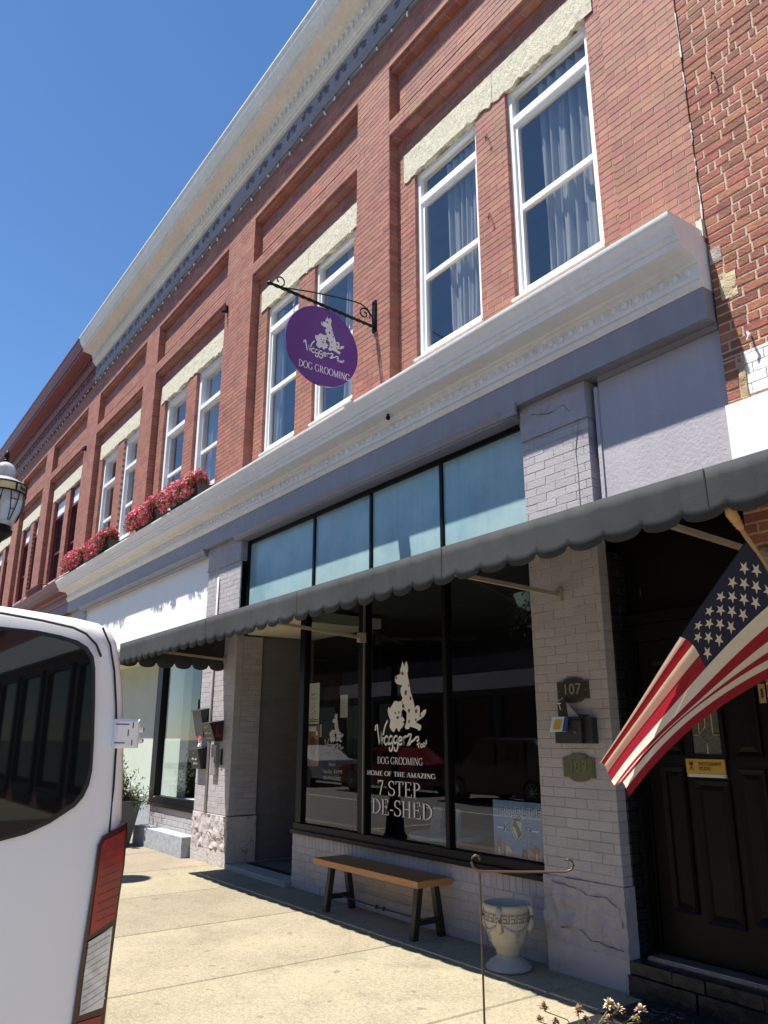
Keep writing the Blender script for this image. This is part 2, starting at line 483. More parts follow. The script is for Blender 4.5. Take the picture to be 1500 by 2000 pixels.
class Bond:
    def __init__(s): s.l = []
    def lay(s, m, x0, x1, z0, z1, y, depth=0.10, ch=0.07, bl=0.21, jt=0.005, axis='x', jit=0.0, head=0.0, zb=0.0, soldier=False, seed=0):
        """courses of running bond; axis x: wall faces -Y at y, axis y: wall faces +X at x = y"""
        rg = random.Random(hash((round(x0, 2), round(z0, 2), round(y, 2), seed)) & 0xffff)
        k0 = round((z0 - zb) / ch)
        k = k0
        while zb + k * ch < z1 - 0.012:
            za, zc = max(z0, zb + k * ch), min(z1, zb + (k + 1) * ch)
            if zc - za > 0.012:
                off = (0.5 if k % 2 else 0.0) * bl
                if head and k % 6 == 0: L = bl * 0.5
                else: L = bl
                x = math.floor((x0 - off) / L) * L + off
                while x < x1 - 0.012:
                    xa = max(x0, x + jt / 2)
                    ll = L
                    if jit: ll = L * (1 + rg.uniform(-jit, jit))
                    if head and rg.random() < head: ll = L * 0.52
                    xb = min(x1, x + ll - jt / 2)
                    x += ll
                    if xb - xa < 0.012: continue
                    if xa < x0 + jt and xa > x0: xa = x0
                    dj = rg.uniform(-jit, jit) * 0.006
                    zj = rg.uniform(-jit, jit) * 0.012
                    yy = y + (rg.uniform(-0.0015, 0.0015)) + dj
                    s.l.append((m, axis, xa, xb, za + jt / 2 + zj, zc - jt / 2 + zj * 0.5, yy, depth, rg.random()))
            k += 1
    def build(s, parent, keep=300, rest='brickwork'):
        sc_ = []
        for i, b in enumerate(s.l):
            m, ax, a, c, z0, z1, y, dp, rv = b
            if ax == 'x': p, q = project((a, y, z0)), project((c, y, z1))
            else: p, q = project((y, a, z0)), project((y, c, z1))
            ar = 0
            if p and q and 0 < (p[0] + q[0]) / 2 < 1500 and 0 < (p[1] + q[1]) / 2 < 2000:
                ar = abs(p[0] - q[0]) * abs(p[1] - q[1])
            sc_.append((ar, i))
        sc_.sort(reverse=True)
        top = set(i for ar, i in sc_[:keep] if ar > 30)
        mb = MB()
        for i, b in enumerate(s.l):
            m, ax, a, c, z0, z1, y, dp, rv = b
            if i in top:
                me = brick_mesh(m, int(rv * 11.99), ax)
                o = bpy.data.objects.new('brick', me)
                COL.objects.link(o)
                if ax == 'x':
                    o.location = (a, y, z0); o.scale = (c - a, dp, z1 - z0)
                else:
                    o.location = (y - dp, a, z0); o.scale = (dp, c - a, z1 - z0)
                par(o, parent)
            else:
                mb.use(m); mb.rv = rv
                n0 = len(mb.v)
                mb.bbox(a, c, y, y + dp, z0, z1, 0.003)
                if ax == 'y':
                    for j in range(n0, len(mb.v)):
                        x_, y_, z_ = mb.v[j]
                        mb.v[j] = (y - (y_ - y), x_, z_)
        if mb.v:
            o = mb.build(rest, None, parent, fix=True)
            o['kind'] = 'stuff'

# ---------------------------------------------------------------- lettering
def place(o, org, facing, p=None):
    """flat XY mesh stood upright: facing '-y' reads along +X, '+x' reads along +Y"""
    if facing == '-y': mt = Matrix(((1, 0, 0), (0, 0, -1), (0, 1, 0)))
    elif facing == '+x': mt = Matrix(((0, 0, 1), (1, 0, 0), (0, 1, 0)))
    mt = Matrix.Translation(org) @ mt.to_4x4()
    o.data.transform(mt)
    return par(o, p)

def text(name, s, size, m, org, facing, p, width=None, align='CENTER', bold=0.0, shear=0.0, ext=0.0):
    c = bpy.data.curves.new('t', 'FONT')
    c.body = s; c.size = size; c.align_x = align; c.align_y = 'CENTER'; c.offset = bold; c.shear = shear; c.extrude = ext
    c.resolution_u = 3
    t = bpy.data.objects.new('t', c)
    COL.objects.link(t)
    bpy.context.view_layer.update()
    me = bpy.data.meshes.new_from_object(t.evaluated_get(bpy.context.evaluated_depsgraph_get()))
    bpy.data.objects.remove(t)
    me.materials.clear(); me.materials.append(m)
    if width and len(me.vertices):
        xs = [v.co.x for v in me.vertices]
        k = width / (max(xs) - min(xs))
        for v in me.vertices: v.co.x *= k
    me.name = name
    o = bpy.data.objects.new(name, me)
    COL.objects.link(o)
    return place(o, org, facing, p)

def ribbon(mb, pts, w):
    """flat stroke of width w (or list) along 2D points"""
    n = len(pts)
    L, Rr = [], []
    for i in range(n):
        a, b = pts[max(i - 1, 0)], pts[min(i + 1, n - 1)]
        dx, dy = b[0] - a[0], b[1] - a[1]
        q = math.hypot(dx, dy) or 1
        ww = (w[i] if isinstance(w, list) else w) / 2
        L.append((pts[i][0] - dy / q * ww, pts[i][1] + dx / q * ww, 0)); Rr.append((pts[i][0] + dy / q * ww, pts[i][1] - dx / q * ww, 0))
    mb.add(L + Rr, [(i, i + 1, n + i + 1, n + i) for i in range(n - 1)])

def arc(cx, cy, rx, ry, a0, a1, n=14):
    return [(cx + rx * math.cos(R(a0 + (a1 - a0) * i / n)), cy + ry * math.sin(R(a0 + (a1 - a0) * i / n))) for i in range(n + 1)]

def serif(s, TH=0.14, TN=0.055):
    """drawn roman capitals with serifs; returns MB in em units (cap height 1) and the width"""
    mb = MB(); x = 0.0
    def ln(a, b, w): ribbon(mb, [(x + a[0], a[1]), (x + b[0], b[1])], w)
    def stem(c, w=None, foot=True, cap=True):
        w = w or TH
        ln((c, 0), (c, 1), w)
        if foot: ln((c - w / 2 - 0.07, 0.022), (c + w / 2 + 0.07, 0.022), 0.044)
        if cap: ln((c - w / 2 - 0.07, 0.978), (c + w / 2 + 0.07, 0.978), 0.044)
    def curve(pts, t0=None, t1=None):
        n = len(pts)
        ws = []
        for i in range(n):
            a, b = pts[max(i - 1, 0)], pts[min(i + 1, n - 1)]
            q = math.hypot(b[0] - a[0], b[1] - a[1]) or 1
            ws.append(TN + (TH - TN) * abs((b[1] - a[1]) / q) ** 1.5)
        ribbon(mb, [(x + px, py) for px, py in pts], ws)
    for c in s:
        if c == ' ': x += 0.32; continue
        if c == 'D': stem(0.17); curve(arc(0.22, 0.5, 0.50, 0.47, 90, -90)); W = 0.80
        elif c == 'O': curve(arc(0.42, 0.5, 0.36, 0.48, 0, 360, 24)); W = 0.85
        elif c == 'G':
            curve(arc(0.42, 0.5, 0.35, 0.48, 42, 318, 20)); ln((0.69, 0.05), (0.69, 0.42), TH); ln((0.54, 0.42), (0.80, 0.42), 0.044); ln((0.68, 0.70), (0.68, 0.95), 0.05); W = 0.85
        elif c in 'RPB':
            stem(0.17); curve(arc(0.22, 0.74, 0.33, 0.235, 90, -90, 10))
            if c == 'R': ln((0.34, 0.52), (0.68, 0.03), TH); ln((0.60, 0.022), (0.82, 0.022), 0.044); W = 0.80
            elif c == 'B': curve(arc(0.22, 0.265, 0.38, 0.24, 90, -90, 10)); W = 0.72
            else: W = 0.66
        elif c == 'M': stem(0.14, TN); ln((0.14, 1), (0.46, 0.0), TH); ln((0.46, 0), (0.78, 1), TN); stem(0.80, TH); W = 1.0
        elif c == 'N': stem(0.13, TN); ln((0.14, 1), (0.66, 0), TH); stem(0.67, TN); W = 0.82
        elif c == 'I': stem(0.18); W = 0.38
        elif c == 'H': stem(0.17); stem(0.63); ln((0.17, 0.5), (0.63, 0.5), TN); W = 0.84
        elif c in 'EF':
            stem(0.17); ln((0.17, 0.972), (0.58, 0.972), TN); ln((0.17, 0.51), (0.48, 0.51), TN); ln((0.57, 0.8), (0.57, 1), 0.05); ln((0.47, 0.42), (0.47, 0.60), 0.05)
            if c == 'E': ln((0.17, 0.028), (0.62, 0.028), TN); ln((0.61, 0), (0.61, 0.22), 0.05)
            W = 0.70
        elif c == 'T': stem(0.36, cap=False); ln((0.05, 0.972), (0.67, 0.972), TN); ln((0.06, 0.78), (0.06, 1), 0.05); ln((0.66, 0.78), (0.66, 1), 0.05); W = 0.73
        elif c == 'A': ln((0.10, 0), (0.38, 1), TN); ln((0.38, 1), (0.68, 0), TH); ln((0.20, 0.33), (0.57, 0.33), TN); ln((0.0, 0.022), (0.21, 0.022), 0.044); ln((0.56, 0.022), (0.80, 0.022), 0.044); W = 0.80
        elif c == 'Z': ln((0.08, 0.972), (0.60, 0.972), TN); ln((0.57, 0.97), (0.10, 0.03), TH); ln((0.08, 0.028), (0.62, 0.028), TN); ln((0.08, 0.78), (0.08, 1), 0.05); ln((0.62, 0), (0.62, 0.22), 0.05); W = 0.70
        elif c == '7': ln((0.05, 0.95), (0.52, 0.95), 0.10); ln((0.50, 0.97), (0.22, 0), TH * 0.8); ln((0.06, 0.76), (0.06, 1), 0.05); W = 0.62
        elif c == 'S': curve(arc(0.30, 0.745, 0.21, 0.23, 35, 250, 12) + arc(0.30, 0.265, 0.24, 0.24, 80, -150, 12)[1:]); ln((0.50, 0.74), (0.50, 0.98), 0.045); ln((0.06, 0.02), (0.06, 0.28), 0.045); W = 0.62
        elif c == '-': ln((0.05, 0.34), (0.30, 0.34), 0.08); W = 0.36
        else: W = 0.3
        x += W
    return mb, x

def serif_text(name, s, h, width, m, org, facing, p, TH=0.14, TN=0.055):
    """one object for each word of the line"""
    W = serif(s, TH, TN)[1]
    x = 0.0
    for wd in s.split(' '):
        mb, ww = serif(wd, TH, TN)
        k = width / W
        mb.v = [((a + x - W / 2) * k, (b - 0.5) * h, c) for a, b, c in mb.v]
        place(mb.build(name, m, fix=False), org, facing, p)
        x += ww + 0.32

def serif_line(name, s, h, width, m, org, facing, p, TH=0.14, TN=0.055):
    mb, W = serif(s, TH, TN)
    k = width / W
    mb.v = [((x - W / 2) * k, (y - 0.5) * h, z) for x, y, z in mb.v]
    o = mb.build(name, m, fix=False)
    return place(o, org, facing, p)
DOG= [(0.082, 0.486), (0.091, 0.511), (0.108, 0.553), (0.129, 0.518), (0.137, 0.49), (0.15, 0.522), (0.172, 0.553), (0.196, 0.503), (0.198, 0.453), (0.187, 0.429), (0.199, 0.383), (0.215, 0.343), (0.227, 0.293), (0.238, 0.243), (0.258, 0.208), (0.278, 0.163), (0.297, 0.114), (0.301, 0.09), (0.321, 0.108), (0.357, 0.115), (0.377, 0.097), (0.38, 0.059), (0.371, 0.026), (0.395, 0.039), (0.435, 0.065), (0.478, 0.075), (0.474, 0.052), (0.462, 0.028), (0.426, 0.001), (0.37, -0.022), (0.339, -0.031), (0.318, -0.045), (0.354, -0.06), (0.385, -0.065), (0.401, -0.084), (0.388, -0.112), (0.364, -0.124), (0.337, -0.107), (0.289, -0.095), (0.249, -0.087), (0.217, -0.082), (0.213, -0.101), (0.192, -0.108), (0.155, -0.106), (0.139, -0.086), (0.16, -0.052), (0.169, -0.014), (0.17, 0.054), (0.12, 0.085), (0.087, 0.11), (0.087, 0.16), (0.105, 0.194), (0.088, 0.219), (0.08, 0.24), (0.071, 0.26), (0.076, 0.29), (0.106, 0.318), (0.081, 0.322), (0.038, 0.327), (0.004, 0.339), (-0.018, 0.36), (-0.022, 0.386), (-0.018, 0.406), (0.013, 0.419), (0.056, 0.424), (0.073, 0.446), (0.069, 0.477)]
PUP= [(-0.032, 0.164), (-0.006, 0.168), (0.037, 0.157), (0.087, 0.165), (0.104, 0.135), (0.137, 0.104), (0.103, 0.08), (0.086, 0.056), (0.094, 0.022), (0.144, -0.023), (0.102, -0.042), (0.135, -0.052), (0.102, -0.086), (0.068, -0.105), (0.051, -0.129), (0.026, -0.119), (0.022, -0.095), (-0.008, -0.095), (-0.034, -0.134), (-0.068, -0.124), (-0.094, -0.099), (-0.111, -0.079), (-0.102, -0.049), (-0.094, -0.019), (-0.128, 0.031), (-0.141, 0.072), (-0.128, 0.112), (-0.102, 0.096), (-0.058, 0.135)]
SPOT= [(0.16, 0.241, 0.018, 0.025), (0.237, 0.184, 0.013, 0.02), (0.211, 0.068, 0.016, 0.019), (0.324, 0.06, 0.018, 0.022), (0.319, -0.021, 0.012, 0.014), (0.21, 0.308, 0.009, 0.013), (0.387, 0.016, 0.013, 0.012), (0.116, 0.114, 0.019, 0.019), (0.21, -0.034, 0.013, 0.017), (0.096, 0.022, 0.015, 0.013), (0.111, 0.431, 0.016, 0.021), (0.083, 0.434, 0.006, 0.012), (0.004, 0.394, 0.016, 0.015), (-0.014, 0.051, 0.012, 0.013), (0.047, 0.055, 0.012, 0.013), (0.027, 0.006, 0.022, 0.015)]
STRK= [[(-0.36, -0.117), (-0.353, -0.071), (-0.329, -0.054), (-0.286, -0.253), (-0.257, -0.133), (-0.239, -0.255), (-0.221, -0.183)], [(-0.221, -0.163), (-0.208, -0.118), (-0.186, -0.068), (-0.146, -0.019)], [(-0.137, -0.183), (-0.168, -0.17), (-0.199, -0.193), (-0.203, -0.233), (-0.177, -0.255), (-0.146, -0.237), (-0.136, -0.183), (-0.131, -0.257)], [(-0.064, -0.178), (-0.094, -0.168), (-0.12, -0.193), (-0.125, -0.227), (-0.103, -0.249), (-0.073, -0.232), (-0.06, -0.178), (-0.06, -0.281), (-0.082, -0.315), (-0.116, -0.306), (-0.112, -0.276)], [(0.017, -0.178), (-0.008, -0.168), (-0.038, -0.188), (-0.043, -0.222), (-0.022, -0.241), (0.008, -0.227), (0.021, -0.178), (0.025, -0.28), (0.003, -0.314), (-0.035, -0.305), (-0.03, -0.275)], [(0.038, -0.222), (0.092, -0.207), (0.084, -0.183), (0.059, -0.178), (0.038, -0.202), (0.038, -0.236), (0.058, -0.255), (0.096, -0.241)], [(0.113, -0.178), (0.125, -0.264), (0.121, -0.202), (0.146, -0.173), (0.171, -0.178)], [(0.179, -0.178), (0.208, -0.154), (0.244, -0.154), (0.223, -0.202), (0.174, -0.266), (0.215, -0.249), (0.239, -0.225), (0.288, -0.206), (0.316, -0.183), (0.352, -0.178), (0.359, -0.206), (0.327, -0.22)], [(0.327, -0.251), (0.374, -0.234)], [(0.35, -0.244), (0.357, -0.281)], [(0.393, -0.243), (0.381, -0.26), (0.393, -0.276), (0.412, -0.269), (0.417, -0.25), (0.393, -0.243)], [(0.436, -0.231), (0.422, -0.248), (0.432, -0.269), (0.451, -0.261), (0.455, -0.241), (0.436, -0.231)], [(0.47, -0.206), (0.474, -0.247)]]

def logo(p, org, facing, k, m_body, m_spot, m_word, off):
    """two spotted dogs sitting over the drawn word; off = step between the printed layers, towards the viewer"""
    def put(name, mb, m, lay):
        mb.v = [(x * k, y * k, lay * off) for x, y, z in mb.v]
        place(mb.build(name, m, fix=False), org, facing, p)
    a = MB(); a.poly([(x, y, 0) for x, y in DOG]); put('dog_print', a, m_body, 0)
    a = MB(); ribbon(a, PUP + PUP[:2], 0.012); put('puppy_outline_print', a, m_spot, 1)
    a = MB(); a.poly([(x, y, 0) for x, y in PUP]); put('puppy_print', a, m_body, 2)
    for cx, cy, rx, ry in SPOT: put('spot_print', MB().poly([(cx + q[0], cy + q[1], 0) for q in arc(0, 0, rx, ry, 0, 345, 11)]), m_spot, 3)
    a = MB()
    for i, st in enumerate(STRK): ribbon(a, st, 0.022 if i < 8 else 0.014)
    put('word_lettering', a, m_word, 1)
# ---------------------------------------------------------------- ground
side = MB().box(-60, 14, -3.75, 14, -0.5, -0.012).build('sidewalk', mat('joint_grit', (0.10, 0.08, 0.06), 0.95))
tag(side, 'pale exposed-aggregate concrete pavement in front of the shops', kind='structure')
xs = [-4.08 - 1.57 * i for i in range(-7, 22)]
srnd = random.Random(4)
for i in range(len(xs) - 1):
    for (ya, yb) in ((-3.75, 0.30),):
        mb = MB(); mb.rv = srnd.random()
        a, b, g = xs[i + 1], xs[i], 0.007
        c = 0.009
        mb.add([(a + g, ya + g, -0.012), (b - g, ya + g, -0.012), (b - g, yb - g, -0.012), (a + g, yb - g, -0.012),
                (a + g, ya + g, -c), (b - g, ya + g, -c), (b - g, yb - g, -c), (a + g, yb - g, -c),
                (a + g + c, ya + g + c, 0), (b - g - c, ya + g + c, 0), (b - g - c, yb - g - c, 0), (a + g + c, yb - g - c, 0)],
               [(j, (j + 1) % 4, 4 + (j + 1) % 4, 4 + j) for j in range(4)] + [(4 + j, 4 + (j + 1) % 4, 8 + (j + 1) % 4, 8 + j) for j in range(4)] + [(8, 9, 10, 11)])
        mb.build('slab', M['concrete'], side)
road = MB().box(-400, 400, -300, -3.93, -0.6, -0.135).build('road', M['asphalt'])
tag(road, 'grey asphalt street with painted parking lines', kind='structure')
kb = MB().box(-60, 14, -3.93, -3.752, -0.5, -0.002).build('kerb', M['kerb']); tag(kb, 'concrete kerb along the pavement', kind='structure')
for i in range(9):
    box('parking_line', M['paintline'], road, -26 + i * 6.2, -25.9 + i * 6.2, -6.1, -3.98, -0.134, -0.130)
box('centre_line', M['paintline'], road, -60, 30, -8.6, -8.48, -0.134, -0.130)
land = MB().box(-600, 600, 14, 600, -0.6, -0.02).build('ground', M['asphalt']); tag(land, kind='structure')
os_ = MB().box(-60, 30, -17.0, -14.0, -0.5, 0.0).build('far_sidewalk', M['concrete']); tag(os_, 'pavement on the far side of the street', kind='structure')

# ---------------------------------------------------------------- profiles
CROWN_LOW = [(0.10, 5.135), (-0.40, 5.12), (-0.43, 5.112), (-0.43, 5.09), (-0.418, 5.06), (-0.392, 5.035), (-0.375, 5.00), (-0.372, 4.972), (-0.352, 4.966),
             (-0.348, 4.935), (-0.328, 4.93), (-0.326, 4.885), (-0.30, 4.88), (-0.17, 4.872), (-0.165, 4.85), (-0.145, 4.842), (-0.14, 4.825), (-0.128, 4.82),
             (-0.128, 4.735), (-0.14, 4.73), (-0.14, 4.70), (-0.12, 4.692), (-0.112, 4.665), (-0.10, 4.655), (-0.10, 4.645), (0.10, 4.645)]
CROWN_TOP = [(0.25, 11.46), (-0.53, 11.42), (-0.555, 11.415), (-0.555, 11.385), (-0.535, 11.37), (-0.53, 11.33), (-0.515, 11.26), (-0.475, 11.20), (-0.45, 11.17), (-0.445, 11.14),
             (-0.42, 11.135), (-0.42, 11.055), (-0.40, 11.05), (-0.20, 11.02), (-0.195, 10.985), (-0.165, 10.975), (-0.165, 10.83), (-0.135, 10.825), (-0.12, 10.79), (-0.10, 10.785),
             (-0.085, 10.75), (-0.06, 10.745), (-0.06, 10.735), (0.25, 10.735)]
FOOT_TOP = [(0.2, 10.45), (-0.045, 10.445), (-0.06, 10.42), (-0.085, 10.415), (-0.085, 10.375), (-0.055, 10.35), (-0.045, 10.31), (-0.03, 10.295), (0.2, 10.295)]

def cornices(b, x0, x1, mc, mcl, mf, mo, eggs, low0=None, low1=None):
    low0, low1 = low0 or x0, low1 or x1
    up = MB().prof(CROWN_TOP, x0, x1).build('cornice', mc, b, smooth=True)
    MB().prof(FOOT_TOP, x0, x1).build('cornice_foot', M['frieze'] if mf is M['frieze'] else mc, b, smooth=True)
    fz = box('frieze', mf, b, x0, x1, -0.045, 0.2, 10.448, 10.733)
    o = MB(); x = x0 + 0.09
    while x < x1 - 0.05:                                    # hanging leaf row under the soffit
        o.add([(x - 0.03, -0.166, 10.965), (x + 0.03, -0.166, 10.965), (x + 0.026, -0.20, 10.93), (x - 0.026, -0.20, 10.93), (x, -0.172, 10.85)],
              [(0, 1, 2, 3), (3, 2, 4), (0, 3, 4), (1, 4, 2)])
        x += 0.125
    o = o.build('leaf_row', mc, up); o['kind'] = 'stuff'
    o = MB(); x = x0 + 0.3
    while x < x1 - 0.2:                                     # curled swags on the frieze
        for s in (-1, 1):
            for (u, v_, a_, L_) in ((0.0, 0.03, 1.2, 0.10), (0.04, 0.0, 0.5, 0.12), (0.05, -0.03, -0.2, 0.10), (0.10, 0.05, 2.4, 0.07), (0.14, 0.0, 1.6, 0.06)):
                ca, sa = math.cos(a_), math.sin(a_)
                o.tube([(x + s * (u + ca * L_ * t), -0.05, 10.585 + v_ + sa * L_ * t * 0.7) for t in (0, 0.4, 0.75, 1)], [0.006, 0.016, 0.013, 0.002], 5)
        x += 0.47
    o = o.build('swag_row', mo, fz); o['kind'] = 'stuff'
    lo = MB().prof(CROWN_LOW, low0, low1).build('storefront_cornice', mcl, b, smooth=True)
    if eggs:
        e = MB()
        for j in range(7):
            pass
        e = MB().lathe([(0.001, -0.036), (0.018, -0.03), (0.026, -0.012), (0.026, 0.010), (0.018, 0.028), (0.001, 0.033)], (0, 0, 0), 10)
        e = e.build('egg_ornament', mcl, smooth='all')
        t = MB()
        for s in (-1, 1): t.box(s * 0.046 - 0.006, s * 0.046 + 0.006, -0.012, 0.004, -0.032, 0.034)
        x = low1 - 0.08; first = True
        while x > max(low0 + 0.05, -13.5):
            q = e if first else e.copy()
            if not first: COL.objects.link(q)
            first = False
            q.location = (x, -0.128, 4.778)
            par(q, lo)
            d = MB(); x -= 0.107
        rr = MB(); x = low1 - 0.08 - 0.0535
        while x > max(low0 + 0.05, -13.5):
            rr.add([(x - 0.008, -0.128, 4.81), (x + 0.008, -0.128, 4.81), (x, -0.128, 4.74), (x, -0.150, 4.79)], [(0, 3, 2), (3, 1, 2), (0, 1, 3)])
            x -= 0.107
        o = rr.build('dart_row', mcl, lo); o['kind'] = 'stuff'
    return lo

def window(b, x0, x1, z0, z1, y, style, curtain=0, rs=0):
    """sash window: frame mesh with panes (and a curtain behind) as sub-parts"""
    f = MB()
    if style == 'vinyl':
        fw, m, tz, mz, dp = 0.055, M['vinyl'], z1 - 0.42, z0 + 0.97, 0.10
    elif style == 'wood':
        fw, m, tz, mz, dp = 0.11, M['wood_white'], z1 - 0.76, z0 + 0.80, 0.16
    else:
        fw, m, tz, mz, dp = 0.08, M['woodmaroon'], z1 - 0.55, z0 + 0.85, 0.16
    f.box(x0, x0 + fw, y, y + dp, z0, z1); f.box(x1 - fw, x1, y, y + dp, z0, z1)
    f.box(x0 + fw, x1 - fw, y + 0.002, y + dp, z1 - fw, z1); f.box(x0 + fw, x1 - fw, y - 0.012, y + dp, z0 - 0.03, z0 + fw * 0.8)
    f.box(x0 + fw, x1 - fw, y + 0.004, y + dp - 0.01, tz, tz + (0.085 if style == 'vinyl' else 0.075))
    yi = y + dp * 0.55
    s = 0.038
    f.box(x0 + fw, x0 + fw + s, yi - 0.03, yi + 0.02, z0 + fw * 0.8, tz); f.box(x1 - fw - s, x1 - fw, yi - 0.03, yi + 0.02, z0 + fw * 0.8, tz)
    f.box(x0 + fw + s, x1 - fw - s, yi - 0.034, yi + 0.018, mz - 0.03, mz + 0.03)
    f.box(x0 + fw + s, x1 - fw - s, yi - 0.028, yi + 0.018, tz - 0.04, tz); f.box(x0 + fw + s, x1 - fw - s, yi - 0.028, yi + 0.018, z0 + fw * 0.8, z0 + fw * 0.8 + 0.05)
    wd = f.build('window', m, b)
    tp = tz + (0.085 if style == 'vinyl' else 0.075)
    if style == 'maroon':
        box('top_panel', M['wood_white'], wd, x0 + fw, x1 - fw, y + 0.03, y + 0.05, tp + 0.002, z1 - fw)
        for q in range(1, 3): box('lead_bar', M['black_metal'], wd, x0 + fw + q * (x1 - x0 - 2 * fw) / 3 - 0.008, x0 + fw + q * (x1 - x0 - 2 * fw) / 3 + 0.008, yi - 0.012, yi - 0.004, mz + 0.03, tz - 0.04)
        for q in range(1, 4): box('lead_bar', M['black_metal'], wd, x0 + fw + s, x1 - fw - s, yi - 0.011, yi - 0.005, mz + q * (tz - mz) / 4 - 0.008, mz + q * (tz - mz) / 4 + 0.008)
    else:
        MB().poly([(x0 + fw, yi, tp), (x1 - fw, yi, tp), (x1 - fw, yi, z1 - fw), (x0 + fw, yi, z1 - fw)]).build('pane', M['pane'], wd)
    for za, zb in ((mz + 0.03, tz - 0.04), (z0 + fw * 0.8 + 0.05, mz - 0.03)):
        MB().poly([(x0 + fw + s, yi, za), (x1 - fw - s, yi, za), (x1 - fw - s, yi, zb), (x0 + fw + s, yi, zb)]).build('pane', M['pane'], wd)
    if curtain:
        g = MB(); n = 70
        xa, xb = (x1 - (x1 - x0) * curtain, x1 - 0.02) if curtain > 0 else (x0 + 0.02, x0 - (x1 - x0) * curtain)
        rg = random.Random(rs)
        ph = [rg.uniform(0, 6) for _ in range(4)]
        vs = []
        for j, zz in enumerate((z0 + 0.03 + 0.02, z0 + 0.25, (z0 + z1) / 2, z1 - 0.05)):
            for i in range(n + 1):
                u = i / n
                am = 0.035 + 0.02 * (1 - j / 3)
                drift = (1 - j / 3) * 0.05 * math.sin(u * 5 + ph[3])
                hem = 0.09 * math.sin(u * 11 + ph[0]) + 0.05 * math.sin(u * 23 + ph[1]) if j == 0 else 0
                vs.append((xa + (xb - xa) * u + drift, y + dp + 0.06 + am * math.sin(u * 38 + ph[0] + 0.3 * j) + 0.02 * math.sin(u * 91 + ph[2]), zz + abs(hem)))
        g.add(vs, [(j * (n + 1) + i, j * (n + 1) + i + 1, (j + 1) * (n + 1) + i + 1, (j + 1) * (n + 1) + i) for j in range(3) for i in range(n)])
        g.build('curtain', M['curtain'], wd, smooth='all')
    return wd

def upper(b, bond, x0, x1, bays, style, curtains=(0, 0, 0, 0), zf=5.04, seed=0):
    """brick storey: pilasters, recessed panels with corbelled heads, lintels, windows"""
    mo = MB()
    i5 = 0.004
    def block(xa, xb, za, zb, y, depth=0.10, back=0.36, br=True):
        mo.box(xa + i5, xb - i5, y + i5, back, za + i5, zb)
        if br: bond.lay(M['brick'], xa, xb, za, zb, y, depth, seed=seed)
    edges = [x1] + [e for lr in bays for e in (lr[1], lr[0])] + [x0]      # right to left
    for k in range(0, len(edges), 2):
        block(edges[k + 1], edges[k], zf, 10.29, 0.0, 0.15)
    ci = 0
    for (bl, br) in bays:
        w = br - bl
        ml, mr_, mp = 0.33, 0.255, 0.45
        ww = (w - ml - mr_ - mp) / 2
        a0, a1 = bl + ml, bl + ml + ww
        c0, c1 = br - mr_ - ww, br - mr_
        block(bl, br, 9.80, 10.29, 0.0)
        block(bl, br, 9.73, 9.80, 0.035)
        block(bl, br, 8.96, 9.73, 0.13)
        block(bl, br, 8.75, 8.96, 0.0, 0.15)
        block(bl, br, 8.68, 8.75, 0.035)
        block(bl, br, 8.40, 8.68, 0.13)
        block(bl, a0, zf, 8.40, 0.13, 0.12); block(a1, c0, zf, 8.40, 0.13, 0.12); block(c1, br, zf, 8.40, 0.13, 0.12)
        block(a0, a1, zf, 5.60, 0.13); block(c0, c1, zf, 5.60, 0.13)
        mid = (a1 + c0) / 2 + 0.06
        for q, (xa, xb) in enumerate(((a0 - 0.19, mid - 0.004), (mid + 0.004, c1 + 0.10))):
            rough_block('lintel', M['lintel'], b, xa, xb, 0.118, 0.30, 8.005, 8.40, 0.006, seed * 7 + bl + q * 3, 0.028, 0.13)
        # weathered, sloped top on the band between the two recesses
        MB().prof([(-0.004, 8.962), (0.13, 9.01), (0.13, 8.962)], bl, br).build('weathering', M['brick'], b)
        for xa, xb in ((a0, a1), (c0, c1)):
            yw = 0.175 if style == 'vinyl' else 0.19
            window(b, xa, xb, 5.63, 8.02, yw, style, curtains[ci % len(curtains)], seed * 10 + ci)
            box('window_sill', M['corn'], b, xa - 0.02, xb + 0.02, 0.10, 0.30, 5.575, 5.60 if style == 'vinyl' else 5.602)
            ci += 1
    mo.build('wall', M['mortar'], b)

def shell(b, x0, x1, top=10.30):
    """the body behind the facade, hollow where the windows look in"""
    s = MB()
    s.box(x0, x0 + 0.25, 0.37, 9, 5.0, top); s.box(x1 - 0.25, x1, 0.37, 9, 5.0, top)
    s.box(x0 + 0.25, x1 - 0.25, 3.5, 9, 0, top); s.box(x0, x0 + 0.2, 1.4, 9, 0, 4.99); s.box(x1 - 0.2, x1, 1.4, 9, 0, 4.99)
    s.box(x0 + 0.25, x1 - 0.25, 0.37, 3.49, 4.5, 4.98)
    s.box(x0 + 0.25, x1 - 0.25, 0.37, 3.49, 8.9, 9.0)
    s.build('inner_wall', M['uproom'], b)
    box('roof', M['roofing'], b, x0, x1, 0.21, 9.1, top + 0.01, top + 0.35)

# ================================================================ lavender shop building
B1 = thing('brick_building', (-6.8, 0.3, 0), 'two-storey red brick building over the lavender dog grooming shopfront', 'building')
bond1 = Bond()
upper(B1, bond1, -10.58, -2.56, [(-6.39, -3.25), (-10.10, -7.10)], 'vinyl', (0.62, 0.72, -0.22, 0.40), seed=1)
cornices(B1, -10.58, -2.56, M['corn'], M['cornlow'], M['frieze'], M['orn'], True, -11.1, -2.566)
shell(B1, -10.58, -2.57)
